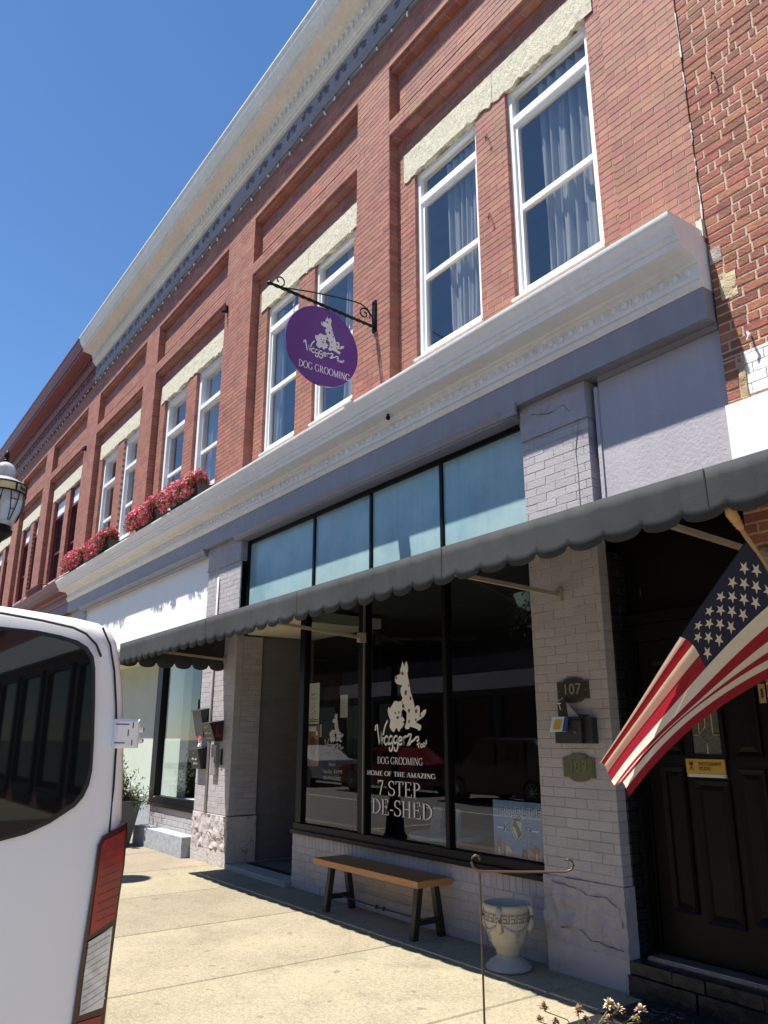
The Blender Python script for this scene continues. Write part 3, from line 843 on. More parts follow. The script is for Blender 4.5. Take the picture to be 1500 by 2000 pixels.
# timber return where the cornice stops, and the long frieze board below it
box('frieze_board', M['lavdk'], B1, -11.1, -2.568, -0.088, 0.12, 4.405, 4.644)
MB().prof([(-0.10, 4.418), (-0.108, 4.41), (-0.108, 4.39), (-0.085, 4.37), (-0.08, 4.345), (-0.06, 4.335), (-0.06, 4.322), (0.18, 4.322), (0.18, 4.418)], -10.06, -4.47).build('frieze_moulding', M['lavdk'], B1, smooth=True)
box('cornice_joint', M['lavdk'], B1, -4.56, -4.40, -0.115, -0.09, 4.318, 4.43)
# right-hand painted panel over the door
box('panel', M['lav'], B1, -3.64, -2.566, 0.06, 0.16, 3.22, 4.404)
box('panel_edge_board', M['lav'], B1, -3.675, -3.642, 0.045, 0.16, 3.22, 4.33)
box('panel_head_strip', M['lavdk'], B1, -3.62, -2.57, 0.03, 0.06, 4.36, 4.403)
# piers: painted brick with rough stone cap and base
mj = MB()
for (a, c, zb, zt) in ((-4.44, -3.725, 0.64, 4.08), (-11.09, -9.96, 0.62, 4.03)):
    mj.box(a + 0.004, c - 0.004, 0.004, 0.40, 0, 4.40)
    bond1.lay(M['lavbrick'], a, c, zb, zt, 0.0, 0.10, jt=0.0022, seed=3)
mj.box(-8.36 + 0.004, -4.44, 0.064, 0.20, 0, 0.57)
bond1.lay(M['lavbrick'], -8.36, -4.44, 0.0, 0.445, 0.06, 0.10, ch=0.074, bl=0.215, jt=0.005, zb=0.001, seed=9)
x = -8.36
while x < -4.45:
    bond1.l.append((M['lavbrick'], 'x', x + 0.002, min(x + 0.0705, -4.442), 0.449, 0.566, 0.06, 0.1, rnd.random())); x += 0.0725
mj.box(-9.964, -9.985, 0.02, 0.40, 0, 3.0)
bond1.lay(M['lavbrick'], 0.102, 0.40, 0.62, 2.97, -9.96, 0.05, axis='y', jt=0.0022, seed=5)
box('entry_wall', M['shadebrick'], B1, -10.2, -10.003, 0.41, 1.30, 0, 2.99)
bond1.lay(M['shadebrick'], 0.40, 1.18, 0.07, 2.97, -10.0, 0.05, axis='y', jt=0.004, seed=6)
mj.box(-3.90, -3.729, 0.02, 0.45, 0, 3.2)
bond1.lay(M['black_brick'], 0.11, 0.30, 0.14, 3.0, -3.722, 0.05, axis='y', jt=0.006, seed=8)
mj.build('painted_wall', M['lavjoint'], B1)
rough_block('pier_base_stone', M['stonelav'], B1, -4.45, -3.714, -0.002, 0.105, 0.20, 0.638, 0.022, 4.0, 0.022)
box('pier_plinth', M['lavbrick'], B1, -4.443, -3.716, -0.004, 0.105, 0.0, 0.199)
rough_block('pier_cap_stone', M['stonelav'], B1, -4.44, -3.72, -0.008, 0.20, 4.085, 4.40, 0.012, 9.0, 0.03)
rough_block('pier_base_stone', M['stonebare'], B1, -11.10, -9.955, -0.005, 0.41, 0.20, 0.618, 0.024, 14.0, 0.03)
box('pier_plinth', M['stonebare'], B1, -11.10, -9.952, -0.012, 0.41, 0.0, 0.199)
rough_block('pier_cap_stone', M['stonelav'], B1, -11.09, -9.96, -0.008, 0.20, 4.035, 4.40, 0.012, 19.0, 0.03)
MB().box(-10.08, -9.96, 0.02, 0.16, 3.2, 4.32).build('window_side_board', M['lavdk'], B1)
crk = mat('dark_crack', (0.10, 0.09, 0.09), 0.9)
def crack(pts, y, seed, r=0.004):
    rg = random.Random(seed); out = []
    for (xa, za), (xb, zb) in zip(pts, pts[1:]):
        for t in range(5):
            u = t / 5; out.append((xa + (xb - xa) * u + rg.uniform(-.006, .006), y, za + (zb - za) * u + rg.uniform(-.006, .006)))
    MB().tube(out, [rg.uniform(0.0008, r) for _ in out], 5).build('crack', crk, B1)
crack([(-4.36, 0.60), (-4.15, 0.585), (-4.02, 0.55), (-3.86, 0.56), (-3.76, 0.50), (-3.74, 0.36)], -0.017, 1, 0.004)
crack([(-4.30, 0.30), (-4.16, 0.33), (-4.02, 0.27), (-3.86, 0.255), (-3.73, 0.24)], -0.015, 2, 0.004)
crack([(-4.30, 4.30), (-4.1, 4.24), (-3.95, 4.27), (-3.86, 4.15)], -0.016, 3, 0.004)
crack([(-11.0, 0.42), (-10.75, 0.36), (-10.5, 0.40), (-10.25, 0.33), (-10.0, 0.37)], -0.022, 4, 0.008)
# cracked, filled seam down the right pier cap
MB().tube([(-3.80, -0.004, 4.09), (-3.83, -0.004, 3.98), (-3.86, -0.004, 3.83), (-3.85, -0.004, 3.65), (-3.855, -0.004, 3.4), (-3.85, -0.004, 3.2)], 0.004, 4).build('crack_filler', M['lavjoint'], B1)
# frosted transom lights above the awning
tf = MB()
tf.box(-9.96, -4.44, 0.09, 0.16, 4.27, 4.36); tf.box(-9.96, -9.90, 0.09, 0.16, 3.2, 4.27)
for xm in (-8.12, -6.89, -5.665): tf.box(xm - 0.02, xm + 0.02, 0.095, 0.155, 3.30, 4.27)
tf.box(-9.96, -4.44, 0.07, 0.17, 3.20, 3.30)
tw = tf.build('transom_window', M['black_metal'], B1)
ex = [-9.90, -8.14, -8.10, -6.91, -6.87, -5.685, -5.645, -4.442]
for i in range(0, 8, 2): box('pane', M['teal'], tw, ex[i], ex[i + 1], 0.12, 0.13, 3.30, 4.27)
MB().box(-4.475, -4.442, 0.112, 0.119, 3.30, 4.27).build('edge_tape', M['teal'], tw)
# shop window
sf = MB()
sf.box(-8.36, -4.442, 0.02, 0.16, 0.572, 0.612); sf.box(-8.34, -4.442, 0.05, 0.16, 0.612, 0.68)
for xa, xb in ((-8.34, -8.22), (-7.07, -6.935), (-5.665, -5.615), (-4.50, -4.442)): sf.box(xa, xb, 0.075, 0.16, 0.68, 3.20)
sf.box(-8.34, -4.442, 0.055, 0.16, 3.10, 3.20)
sw = sf.build('shop_window', M['black_metal'], B1)
MB().box(-6.962, -6.94, 0.06, 0.0745, 0.68, 3.1).build('trim_strip', mat('dull_bronze_strip', (0.13, 0.12, 0.10), 0.4), sw)
for xa, xb in ((-8.22, -7.07), (-6.935, -5.665), (-5.615, -4.50)):
    MB().poly([(xa, 0.11, 0.68), (xb, 0.11, 0.68), (xb, 0.11, 3.10), (xa, 0.11, 3.10)]).build('pane', M['shopglass'], sw)
MB().poly([(-8.28, 0.17, 0.68), (-8.28, 1.1, 0.68), (-8.28, 1.1, 3.1), (-8.28, 0.17, 3.1)]).build('side_pane', M['shopglass'], sw)
box('side_jamb', M['tealedge'], sw, -7.20, -7.08, 0.17, 0.24, 0.68, 3.1)
logo(sw, (-6.43, 0.104, 1.80), '-y', 1.0, M['print_white'], M['print_brown'], M['print_white'], 0.0008)
serif_text('lettering', 'DOG GROOMING', 0.068, 0.74, M['print_white'], (-6.383, 0.103, 1.395), '-y', sw, 0.12, 0.05)
serif_text('lettering', 'HOME OF THE AMAZING', 0.044, 1.106, M['print_white'], (-6.38, 0.103, 1.27), '-y', sw, 0.19, 0.07)
serif_text('lettering', '7 STEP', 0.14, 0.70, M['print_white'], (-6.40, 0.103, 1.135), '-y', sw, 0.11, 0.045)
serif_text('lettering', 'DE-SHED', 0.148, 0.967, M['print_white'], (-6.365, 0.103, 0.957), '-y', sw, 0.11, 0.045)
dim = mat('thin_grey_window_print', (0.36, 0.36, 0.34), 0.7)
logo(sw, (-7.61, 0.104, 1.62), '-y', 0.46, dim, M['print_black'], dim, 0.0008)
serif_text('lettering', 'DOG GROOMING', 0.032, 0.33, dim, (-7.60, 0.103, 1.43), '-y', sw, 0.12, 0.05)
text('lettering', 'Hours', 0.055, dim, (-7.61, 0.103, 1.33), '-y', sw)
text('lettering', 'Tues-Sat   8-4 PM', 0.058, dim, (-7.61, 0.103, 1.255), '-y', sw, 0.40)
text('lettering', '855-4WAGGERZ', 0.052, dim, (-7.61, 0.103, 1.185), '-y', sw, 0.36)
# room behind the shop glass
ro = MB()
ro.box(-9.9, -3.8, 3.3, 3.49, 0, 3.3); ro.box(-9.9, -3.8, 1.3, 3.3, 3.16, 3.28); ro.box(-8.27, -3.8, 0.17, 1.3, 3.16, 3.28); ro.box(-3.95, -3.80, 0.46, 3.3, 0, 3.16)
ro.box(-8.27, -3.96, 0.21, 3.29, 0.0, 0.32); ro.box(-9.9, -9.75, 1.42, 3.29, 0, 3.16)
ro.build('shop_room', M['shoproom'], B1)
# recessed entry: soffit, threshold, black door
box('entry_soffit', M['cream'], B1, -9.955, -8.345, 0.16, 1.29, 2.99, 3.12)
box('entry_step', mat('worn_entry_concrete', (0.36, 0.34, 0.31), 0.85, 0.12, 8, 0.3), B1, -9.955, -8.365, -0.02, 1.3, 0.0, 0.06)
ed = box('door', M['black_paint'], B1, -9.90, -8.40, 1.20, 1.28, 0.065, 2.98)
box('door_glass', M['shopglass'], ed, -9.55, -8.75, 1.185, 1.195, 0.35, 2.3)
box('handle', mat('brass', (0.55, 0.38, 0.14), 0.3, metal=0.9), ed, -8.64, -8.61, 1.15, 1.195, 0.95, 1.2)
# photography studio doorway, right of the pier
dj = MB()
dj.box(-3.722, -3.66, 0.24, 0.36, 0.20, 2.42); dj.box(-2.64, -2.575, 0.24, 0.36, 0.20, 2.42); dj.box(-3.66, -2.64, 0.24, 0.36, 2.30, 2.42)
dj.box(-3.70, -3.665, 0.19, 0.24, 0.20, 2.40); dj.box(-3.655, -3.64, 0.255, 0.265, 0.2, 2.3)
dj.box(-3.722, -2.575, 0.22, 0.36, 2.425, 2.50); dj.box(-3.722, -2.575, 0.30, 0.36, 2.50, 3.22); dj.box(-3.722, -2.575, 0.24, 0.30, 2.98, 3.06)
dj.build('door_frame', M['black_paint'], B1)
dr = MB()
DX0, DX1, DY = -3.64, -2.65, 0.275
dr.box(DX0, DX1, DY, DY + 0.05, 0.225, 2.295)
door = dr.build('door', M['black_paint'], B1)
def dpanel(xa, xb, za, zb):
    p_ = MB(); c = 0.03
    fr = [(xa, za), (xb, za), (xb, zb), (xa, zb)]
    i1 = [(xa + c, za + c), (xb - c, za + c), (xb - c, zb - c), (xa + c, zb - c)]
    i2 = [(xa + 2 * c, za + 2 * c), (xb - 2 * c, za + 2 * c), (xb - 2 * c, zb - 2 * c), (xa + 2 * c, zb - 2 * c)]
    vs = [(x_, DY - 0.016, z_) for x_, z_ in fr] + [(x_, DY - 0.003, z_) for x_, z_ in i1] + [(x_, DY - 0.014, z_) for x_, z_ in i2] + [(x_, DY, z_) for x_, z_ in fr]
    fs = [(j, (j + 1) % 4, 4 + (j + 1) % 4, 4 + j) for j in range(4)] + [(4 + j, 4 + (j + 1) % 4, 8 + (j + 1) % 4, 8 + j) for j in range(4)] + [(8, 9, 10, 11)] + [(12 + j, 12 + (j + 1) % 4, (j + 1) % 4, j) for j in range(4)]
    p_.add(vs, fs).build('panel', M['black_paint'], door)
dpanel(-3.53, -3.34, 1.50, 2.15); dpanel(-2.96, -2.77, 1.50, 2.15)
dpanel(-3.53, -3.34, 0.50, 1.42); dpanel(-2.96, -2.77, 0.50, 1.42); dpanel(-3.28, -3.02, 0.46, 1.34)
lf = MB()
lf.box(-3.285, -3.255, DY - 0.02, DY, 1.48, 2.2); lf.box(-3.045, -3.015, DY - 0.02, DY, 1.48, 2.2); lf.box(-3.255, -3.045, DY - 0.02, DY, 1.48, 1.51); lf.box(-3.255, -3.045, DY - 0.02, DY, 2.17, 2.2)
lt = lf.build('door_light', M['black_paint'], door)
box('pane', mat('leaded_glass', (0.09, 0.095, 0.09), 0.12, 0.2, 20, 0.5, 30), door, -3.255, -3.045, DY - 0.008, DY - 0.001, 1.51, 2.17)
br_ = mat('brass_came', (0.55, 0.42, 0.18), 0.35, metal=0.8)
lc = MB()
for x_ in (-3.20, -3.15, -3.10): lc.tube([(x_, DY - 0.011, 2.165), (x_, DY - 0.011, 1.69 if x_ == -3.15 else 1.64)], 0.0035, 5)
lc.tube([(-3.15, DY - 0.011, 1.69), (-3.10, DY - 0.011, 1.635), (-3.15, DY - 0.011, 1.575), (-3.20, DY - 0.011, 1.635), (-3.15, DY - 0.011, 1.69)], 0.0035, 5)
lc.tube([(-3.25, DY - 0.011, 1.635), (-3.20, DY - 0.011, 1.635)], 0.0035, 5); lc.tube([(-3.10, DY - 0.011, 1.635), (-3.05, DY - 0.011, 1.635)], 0.0035, 5); lc.tube([(-3.15, DY - 0.011, 1.575), (-3.15, DY - 0.011, 1.512)], 0.0035, 5)
lc.build('leading', br_, door)
MB().lathe([(0.001, -0.03), (0.028, -0.022), (0.033, 0), (0.028, 0.022), (0.001, 0.03)], (-2.71, DY - 0.05, 1.03), 14).build('knob', br_, door, smooth='all')
MB().tube([(-2.71, DY, 1.24), (-2.71, DY - 0.03, 1.24)], 0.03, 14).build('lock', br_, door)
box('peep_plate', br_, door, -2.745, -2.70, DY - 0.012, DY, 1.83, 1.95)
box('door_bell_slot', M['print_black'], door, -2.729, -2.716, DY - 0.015, DY - 0.0125, 1.86, 1.92)
# step: two courses of thickly painted brick, ribbed metal sill
for k, (xa, xb) in enumerate(((-3.715, -3.40), (-3.39, -3.17), (-3.16, -2.80), (-2.79, -2.30))):
    rough_block('step_stone', M['black_brick'], B1, xa, xb, -0.008 - 0.006 * (k % 2), 0.26, 0.128, 0.200, 0.010, 3.0 + k, 0.02)
for k, (xa, xb) in enumerate(((-3.715, -3.22), (-3.205, -2.30))):
    rough_block('step_stone', M['black_brick'], B1, xa, xb, -0.03, 0.26, 0.0, 0.122, 0.014, 13.0 + k, 0.022)
box('step_core', M['black_joint'], B1, -3.72, -2.30, 0.01, 0.30, 0.0, 0.19)
sm_ = mat('ribbed_aluminium', (0.45, 0.45, 0.46), 0.35, metal=0.9)
sill = MB()
for j in range(9): sill.box(-3.66, -2.64, 0.11 + j * 0.017, 0.122 + j * 0.017, 0.200, 0.222 - (0.006 if j == 0 else 0))
sill.box(-3.66, -2.64, 0.108, 0.262, 0.206, 0.214)
sill.build('door_sill', sm_, B1)
bond1.build(B1, 300)

# ================================================================ old brick building to the right
B4 = thing('brick_building', (-0.5, 0.3, 0), 'old rough red brick wall with pale lime mortar right of the lavender shop', 'building')
bond4 = Bond()
bond4.lay(M['oldbrick'], -2.552, 0.2, 4.10, 11.4, 0.008, 0.10, ch=0.0715, bl=0.205, jt=0.016, jit=0.16, head=0.22, seed=1)
bond4.lay(M['oldbrick'], -2.552, -2.43, 3.75, 4.10, 0.008, 0.10, ch=0.0715, bl=0.205, jt=0.016, jit=0.16, head=0.2, seed=1)
bond4.lay(M['whitewash'], -2.40, 0.2, 3.76, 4.10, 0.006, 0.10, ch=0.0715, bl=0.205, jt=0.004, jit=0.1, seed=2)
bond4.lay(M['oldbrick'], -2.552, 0.2, 0.0, 3.2, 0.008, 0.10, ch=0.0715, bl=0.205, jt=0.016, jit=0.16, seed=3)
MB().box(-2.552, 0.2, 0.0125, 0.30, 0, 11.4).build('wall', M['oldmortar'], B4)
box('white_board', mat('white_gloss_board', (0.80, 0.80, 0.79), 0.5, 0.03, 2, 0.05, 30), B4, -2.556, 0.2, -0.03, 0.02, 3.05, 3.752)
rough_block('patch_stone', mat('cream_patch_stone', (0.50, 0.42, 0.27), 0.95, 0.2, 12, 0.8), B4, -2.50, -2.38, 0.008, 0.10, 4.53, 4.74, 0.010, 3.0, 0.02)
rough_block('patch_stone', mat('tan_mortar_smear', (0.42, 0.30, 0.17), 0.95, 0.2, 12, 0.8), B4, -2.445, -2.402, 0.0, 0.10, 3.77, 4.03, 0.012, 5.0, 0.03)
rough_block('patch_stone', M['lintel'], B4, -2.60, -2.553, -0.02, 0.10, 5.07, 5.22, 0.015, 7.0, 0.03)
rough_block('patch_stone', mat('grey_parging', (0.34, 0.29, 0.26), 0.95, 0.25, 12, 0.8), B4, -2.548, -2.46, 0.008, 0.1, 4.84, 4.96, 0.010, 8.0, 0.02)
z_ = 5.1
while z_ < 11:
    L_ = rnd.uniform(0.1, 0.45)
    MB().tube([(-2.556 + rnd.uniform(-.003, .003), -0.001, z_ + L_ * t / 4) for t in range(5)], [rnd.uniform(0.001, 0.008) for _ in range(5)], 5).build('sealant_bead', M['whitewash'], B4)
    z_ += L_ + rnd.uniform(0.02, 0.3)
MB().tube([(-2.335, -0.0, 4.20), (-2.335, -0.035, 4.20), (-2.32, -0.05, 4.17), (-2.335, -0.05, 4.14)], 0.008, 6).build('anchor_hook', M['whitewash'], B4)
MB().tube([(-2.33, 0.0, 6.35), (-2.33, -0.03, 6.35), (-2.33, -0.035, 6.29)], 0.007, 6).build('iron_hook', M['black_metal'], B4)
bond4.build(B4, 300)
s4 = MB(); s4.box(-2.55, 0.2, 0.31, 9, 0, 11.4); s4.build('inner_wall', M['shell'], B4)

# ================================================================ middle building (white fascia, flower boxes)
B2 = thing('brick_building', (-14.8, 0.3, 0), 'brick building with flower boxes above a blank white shop fascia', 'building')
bond2 = Bond()
upper(B2, bond2, -19.0, -10.581, [(-14.43, -11.10), (-18.50, -15.18)], 'wood', (0.42, -0.3, 0.5, 0.36), seed=2)
cornices(B2, -19.0, -10.582, M['corn'], M['cornlow'], M['frieze'], M['orn'], True, -19.0, -11.102)
shell(B2, -19.0, -10.582)
box('frieze_board', M['lavdk'], B2, -19.0, -11.101, -0.088, 0.12, 4.405, 4.644)
MB().prof([(-0.10, 4.418), (-0.108, 4.41), (-0.108, 4.39), (-0.085, 4.37), (-0.08, 4.345), (-0.06, 4.335), (-0.06, 4.30), (0.18, 4.30), (0.18, 4.418)], -18.0, -11.13).build('frieze_moulding', M['lavdk'], B2, smooth=True)
box('fascia_board', mat('white_fascia', (0.80, 0.80, 0.79), 0.5, 0.03, 1.5, streak=0.03), B2, -17.8, -11.115, 0.04, 0.16, 2.95, 4.30)
box('fascia_ledge', M['lav'], B2, -17.8, -11.115, -0.03, 0.04, 3.17, 3.22)
box('painted_wall', M['lavjoint'], B2, -13.10, -11.10, 0.104, 0.4, 0, 0.58); box('end_pier', M['lavbrick'], B2, -18.9, -17.8, 0.0, 0.4, 0, 4.4)
bond2.lay(M['lavbrick'], -13.10, -11.10, 0.0, 0.56, 0.10, 0.1, ch=0.08, bl=0.22, jt=0.008, zb=0.0, seed=3)
f2 = MB()
f2.box(-13.14, -11.10, 0.06, 0.2, 0.57, 0.62); f2.box(-13.14, -11.10, 0.08, 0.2, 0.62, 0.72); f2.box(-13.14, -12.92, 0.08, 0.2, 0.72, 2.95); f2.box(-12.92, -11.1, 0.08, 0.2, 2.85, 2.95)
w2 = f2.build('shop_window', M['black_metal'], B2)
MB().poly([(-12.92, 0.15, 0.72), (-11.1, 0.15, 0.72), (-11.1, 0.15, 2.85), (-12.92, 0.15, 2.85)]).build('pane', M['shopglass'], w2)
box('window_bed', M['whitewash'], w2, -12.9, -11.15, 0.22, 0.9, 0.60, 0.66)
dp_ = MB(); n = 30
dp_.add([(-12.1 + 0.7 * i / n, 0.55 + 0.03 * math.sin(i * 1.4), z_) for z_ in (0.7, 2.9) for i in range(n + 1)], [(i, i + 1, n + 2 + i, n + 1 + i) for i in range(n)])
dp_.build('drape', mat('pale_green_drape', (0.45, 0.50, 0.46), 0.9), w2, smooth='all')
box('inner_wall', mat('pale_green_wall', (0.46, 0.52, 0.46), 0.8, 0.06, 2), B2, -17.8, -13.14, 0.55, 0.70, 0.0, 3.1)
box('back_wall', M['shoproom'], B2, -13.1, -11.1, 1.25, 1.35, 0, 3.1)
box('entry_soffit', M['cream'], B2, -17.8, -11.1, 0.21, 0.54, 2.96, 3.05)
box('lobby_ledge', M['bluestone'], B2, -17.8, -13.15, 0.30, 0.549, 0.0, 0.62)
rough_block('step_stone', M['bluestone'], B2, -13.12, -11.12, -0.13, 0.095, 0.0, 0.27, 0.01, 2.0, 0.04)
bond2.build(B2, 0)

# ================================================================ maroon building and the far one
B3 = thing('brick_building', (-27, 0.3, 0), 'far brick building with maroon cornice and maroon window frames', 'building')
bond3 = Bond()
upper(B3, bond3, -36.0, -19.002, [(-22.95, -19.50), (-26.90, -23.80), (-31.3, -27.9), (-35.4, -32.1)], 'maroon', (0,), seed=3)
cornices(B3, -36.0, -19.002, M['maroon'], M['maroon'], M['maroon'], M['maroon'], False)
shell(B3, -36.0, -19.002)
box('frieze_board', M['maroon'], B3, -36, -19.002, -0.088, 0.12, 4.405, 4.644)
j3 = MB(); j3.box(-36, -19.002, 0.05, 0.4, 0, 4.4); j3.build('painted_wall', M['oldmortar'], B3)
rl = MB()
for i in range(14): rl.tube([(-22.6 + i * 0.1, -0.30, 5.13), (-22.6 + i * 0.1, -0.30, 5.42)], 0.01, 5)
rl.tube([(-22.6, -0.30, 5.42), (-21.3, -0.30, 5.42)], 0.014, 5); rl.tube([(-22.6, -0.30, 5.42), (-22.6, 0.1, 5.42)], 0.014, 5); rl.tube([(-21.3, -0.30, 5.42), (-21.3, 0.1, 5.42)], 0.014, 5)
rl.build('balcony_rail', M['woodmaroon'], B3)
bond3.build(B3, 0)
B5 = thing('brick_building', (-44, 1, 0), 'farthest building with a red ribbed metal roof beyond the maroon cornice', 'building')
box('wall', M['brick'], B5, -52, -36.01, 0.1, 9, 0, 12.6)
rf = MB().prof([(-0.2, 12.6), (3.5, 16.8), (9.2, 16.8), (9.2, 12.6)], -52, -36.0).build('roof', mat('red_metal_roof', (0.30, 0.035, 0.03), 0.4), B5)
rb = MB()
for i in range(40): rb.beam((-51.8 + i * 0.4, -0.19, 12.64), (-51.8 + i * 0.4, 3.5, 16.84), 0.04, 0.06)
o = rb.build('roof_ribs', mat('red_metal_rib', (0.33, 0.04, 0.035), 0.4), rf); o['kind'] = 'stuff'
# ================================================================ awning
AW = thing('awning', (-5.6, -0.7, 2.6), 'long black canvas awning with scalloped valance over the shopfronts', 'awning')
canvas = mat('faded_black_canvas', (0.024, 0.026, 0.029), 0.85, 0.25, 4.0, 0.12, 260, streak=0.12, dirt=(0.038, 0.040, 0.043), dscale=5.0, dlo=0.5, dhi=0.8)
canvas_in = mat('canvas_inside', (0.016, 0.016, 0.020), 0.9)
AX0, AX1, AY = -10.36, -0.9, -1.47
def az(x): return (x - AX1) / (AX0 - AX1)          # 0 right end, 1 left end
def topz(x): return 2.832 - 0.040 * az(x)
c = MB(); n = 60
vs = []
for i in range(n + 1):
    x = AX0 + (AX1 - AX0) * i / n
    for j in range(9):
        t = j / 8
        sag = -0.035 * math.sin(math.pi * t) - 0.01 * math.sin(math.pi * t) * math.cos(x * 4.2)
        vs.append((x, AY + (0.06 - AY) * t, topz(x) + (3.29 - topz(x)) * t + sag))
c.add(vs, [(i * 9 + j, (i + 1) * 9 + j, (i + 1) * 9 + j + 1, i * 9 + j + 1) for i in range(n) for j in range(8)])
cn = c.build('canopy', canvas_in, AW, smooth='all')
def valance(name, pt, L, step, par_):
    """scalloped strip; pt(s, drop) gives a point s metres along"""
    v = MB(); N = max(4, int(L / step)); per = 10
    cols = N * per
    vs = []
    for i in range(cols + 1):
        s = L * i / cols
        ph = (i % per) / per
        sc_ = math.sqrt(max(0, 1 - (2 * ph - 1) ** 2))
        for j in range(5):
            vs.append(pt(s, j / 4, sc_))
    v.add(vs, [(i * 5 + j, (i + 1) * 5 + j, (i + 1) * 5 + j + 1, i * 5 + j + 1) for i in range(cols) for j in range(4)])
    o = v.build(name, canvas, par_, smooth='all')
    md = o.modifiers.new('thick', 'SOLIDIFY'); md.thickness = 0.004
    return o
def vpt(s, t, scal):
    x = AX0 + s
    a = az(x)
    low = (2.632 - 0.055 * a) - (0.042 + 0.028 * a) * scal
    z = topz(x) + (low - topz(x)) * t
    y = AY - 0.006 + 0.012 * t * math.sin(x * 2.3) + 0.004 * t * math.sin(x * 7.7 + 1)
    return (x, y, z)
va = valance('valance', vpt, AX1 - AX0, 0.228, AW)
for k in range(5):                                   # sewn joins between the canvas widths
    s0 = 0.85 + k * 1.9
    sm = MB(); pts = []
    for t in range(9):
        for ds in (-0.003, 0.003):
            x_, y_, z_ = vpt(s0 + ds, t / 8, 0.0); pts.append((x_, y_ - 0.004, z_))
    sm.add(pts, [(2 * t, 2 * t + 1, 2 * t + 3, 2 * t + 2) for t in range(8)])
    sm.build('seam', canvas_in, va)
def spt(s, t, scal):
    low = 2.577 - 0.07 * scal
    top = 2.79 + (3.29 - 2.79) * s / 1.5
    return (AX0 + 0.004 * math.sin(s * 9), AY + s, top + (low - top) * t)
valance('side_valance', spt, 1.50, 0.24, AW)
MB().tube([(AX0, AY + 0.02, 2.785), (AX1, AY + 0.02, 2.825)], 0.014, 8).build('front_bar', mat('cream_awning_tube', (0.10, 0.10, 0.10), 0.5), AW)
arm = mat('dull_cream_arm', (0.33, 0.29, 0.22), 0.5)
for (xw, zw) in ((-4.12, 2.70), (-6.92, 2.64), (-10.28, 2.66), (-2.42, 2.70)):
    MB().beam((xw, 0.0, zw), (xw + 0.02, AY + 0.03, 2.745), 0.03, 0.03).build('arm', arm, AW)
    box('arm_bracket', arm, AW, xw - 0.03, xw + 0.03, -0.03, 0.0 if xw != -6.92 else 0.05, zw - 0.05, zw + 0.05)
for xw in (-5.64, -8.3): MB().tube([(xw, AY + 0.05, 2.80), (xw, 0.04, 3.20)], 0.012, 6).build('rafter', arm, AW)
MB().tube([(AX0 + 0.05, -0.72, 3.0), (AX1, -0.72, 3.04)], 0.012, 6).build('cross_tube', arm, AW)

# ================================================================ hanging sign
HS = thing('hanging_sign', (-6.68, 0, 6.3), 'oval purple dog grooming sign hanging from a black scroll bracket', 'sign')
iron = M['black_metal']
XS = -6.676
bk = MB(); bk.box(XS - 0.035, XS + 0.035, -0.022, 0.0, 6.17, 6.58)
for z_ in (6.20, 6.55): bk.tube([(XS, -0.02, z_), (XS, -0.032, z_)], 0.014, 8)
bk.build('wall_plate', iron, HS)
tw_ = MB(); nn = 90
vs = []
for i in range(nn + 1):
    t = i / nn; y_ = -0.02 - 1.36 * t; z_ = 6.235 + 0.075 * t; a = t * 26
    for k in range(4): vs.append((XS + 0.02 * math.cos(a + k * math.pi / 2), y_, z_ + 0.02 * math.sin(a + k * math.pi / 2)))
tw_.add(vs, [(i * 4 + k, i * 4 + (k + 1) % 4, i * 4 + 4 + (k + 1) % 4, i * 4 + 4 + k) for i in range(nn) for k in range(4)])
tw_.tube([(XS, -1.37, 6.308), (XS, -1.40, 6.310), (XS, -1.425, 6.311)], [0.02, 0.026, 0.004], 8)
tw_.build('twisted_bar', iron, HS)
MB().tube([(XS, -1.22, 6.315), (XS, -0.9, 6.385), (XS, -0.5, 6.45), (XS, -0.30, 6.475), (XS, -0.2, 6.475), (XS, -0.11, 6.44), (XS, -0.045, 6.36), (XS, -0.03, 6.27)], 0.008, 6).build('stay_rod', iron, HS)
def spiral(c, r0, r1, a0, a1, n=26): return [(XS, c[0] + (r0 + (r1 - r0) * i / n) * math.cos(a0 + (a1 - a0) * i / n), c[1] + (r0 + (r1 - r0) * i / n) * math.sin(a0 + (a1 - a0) * i / n)) for i in range(n + 1)]
MB().tube(spiral((-0.155, 6.365), 0.085, 0.02, -0.5, 8.0), 0.009, 6).build('scroll', iron, HS)
MB().tube(spiral((-1.27, 6.385), 0.075, 0.02, 4.3, 10.6), 0.008, 6).build('scroll', iron, HS)
CY, CZ = -0.712, 5.763
pur = mat('purple_sign_paint', (0.105, 0.034, 0.20), 0.25, 0.04, 2.0)
ov = [(XS + 0.012, CY + 0.465 * math.cos(R(a)), CZ + 0.475 * math.sin(R(a))) for a in range(0, 360, 6)]
bd = MB().slab(ov, (-1, 0, 0), 0.024).build('sign_board', pur, HS)
logo(bd, (XS + 0.0145, CY + 0.0 - 0.02, CZ + 0.04), '+x', 0.62, mat('grey_white_sign_print', (0.60, 0.60, 0.62), 0.5), mat('charcoal_sign_print', (0.06, 0.05, 0.09), 0.5), mat('white_sign_print', (0.68, 0.67, 0.70), 0.5), 0.0008)
serif_text('lettering', 'DOG GROOMING', 0.085, 0.66, mat('lilac_white_print', (0.66, 0.62, 0.70), 0.5), (XS + 0.015, CY + 0.03, CZ - 0.285), '+x', bd, 0.15, 0.07)
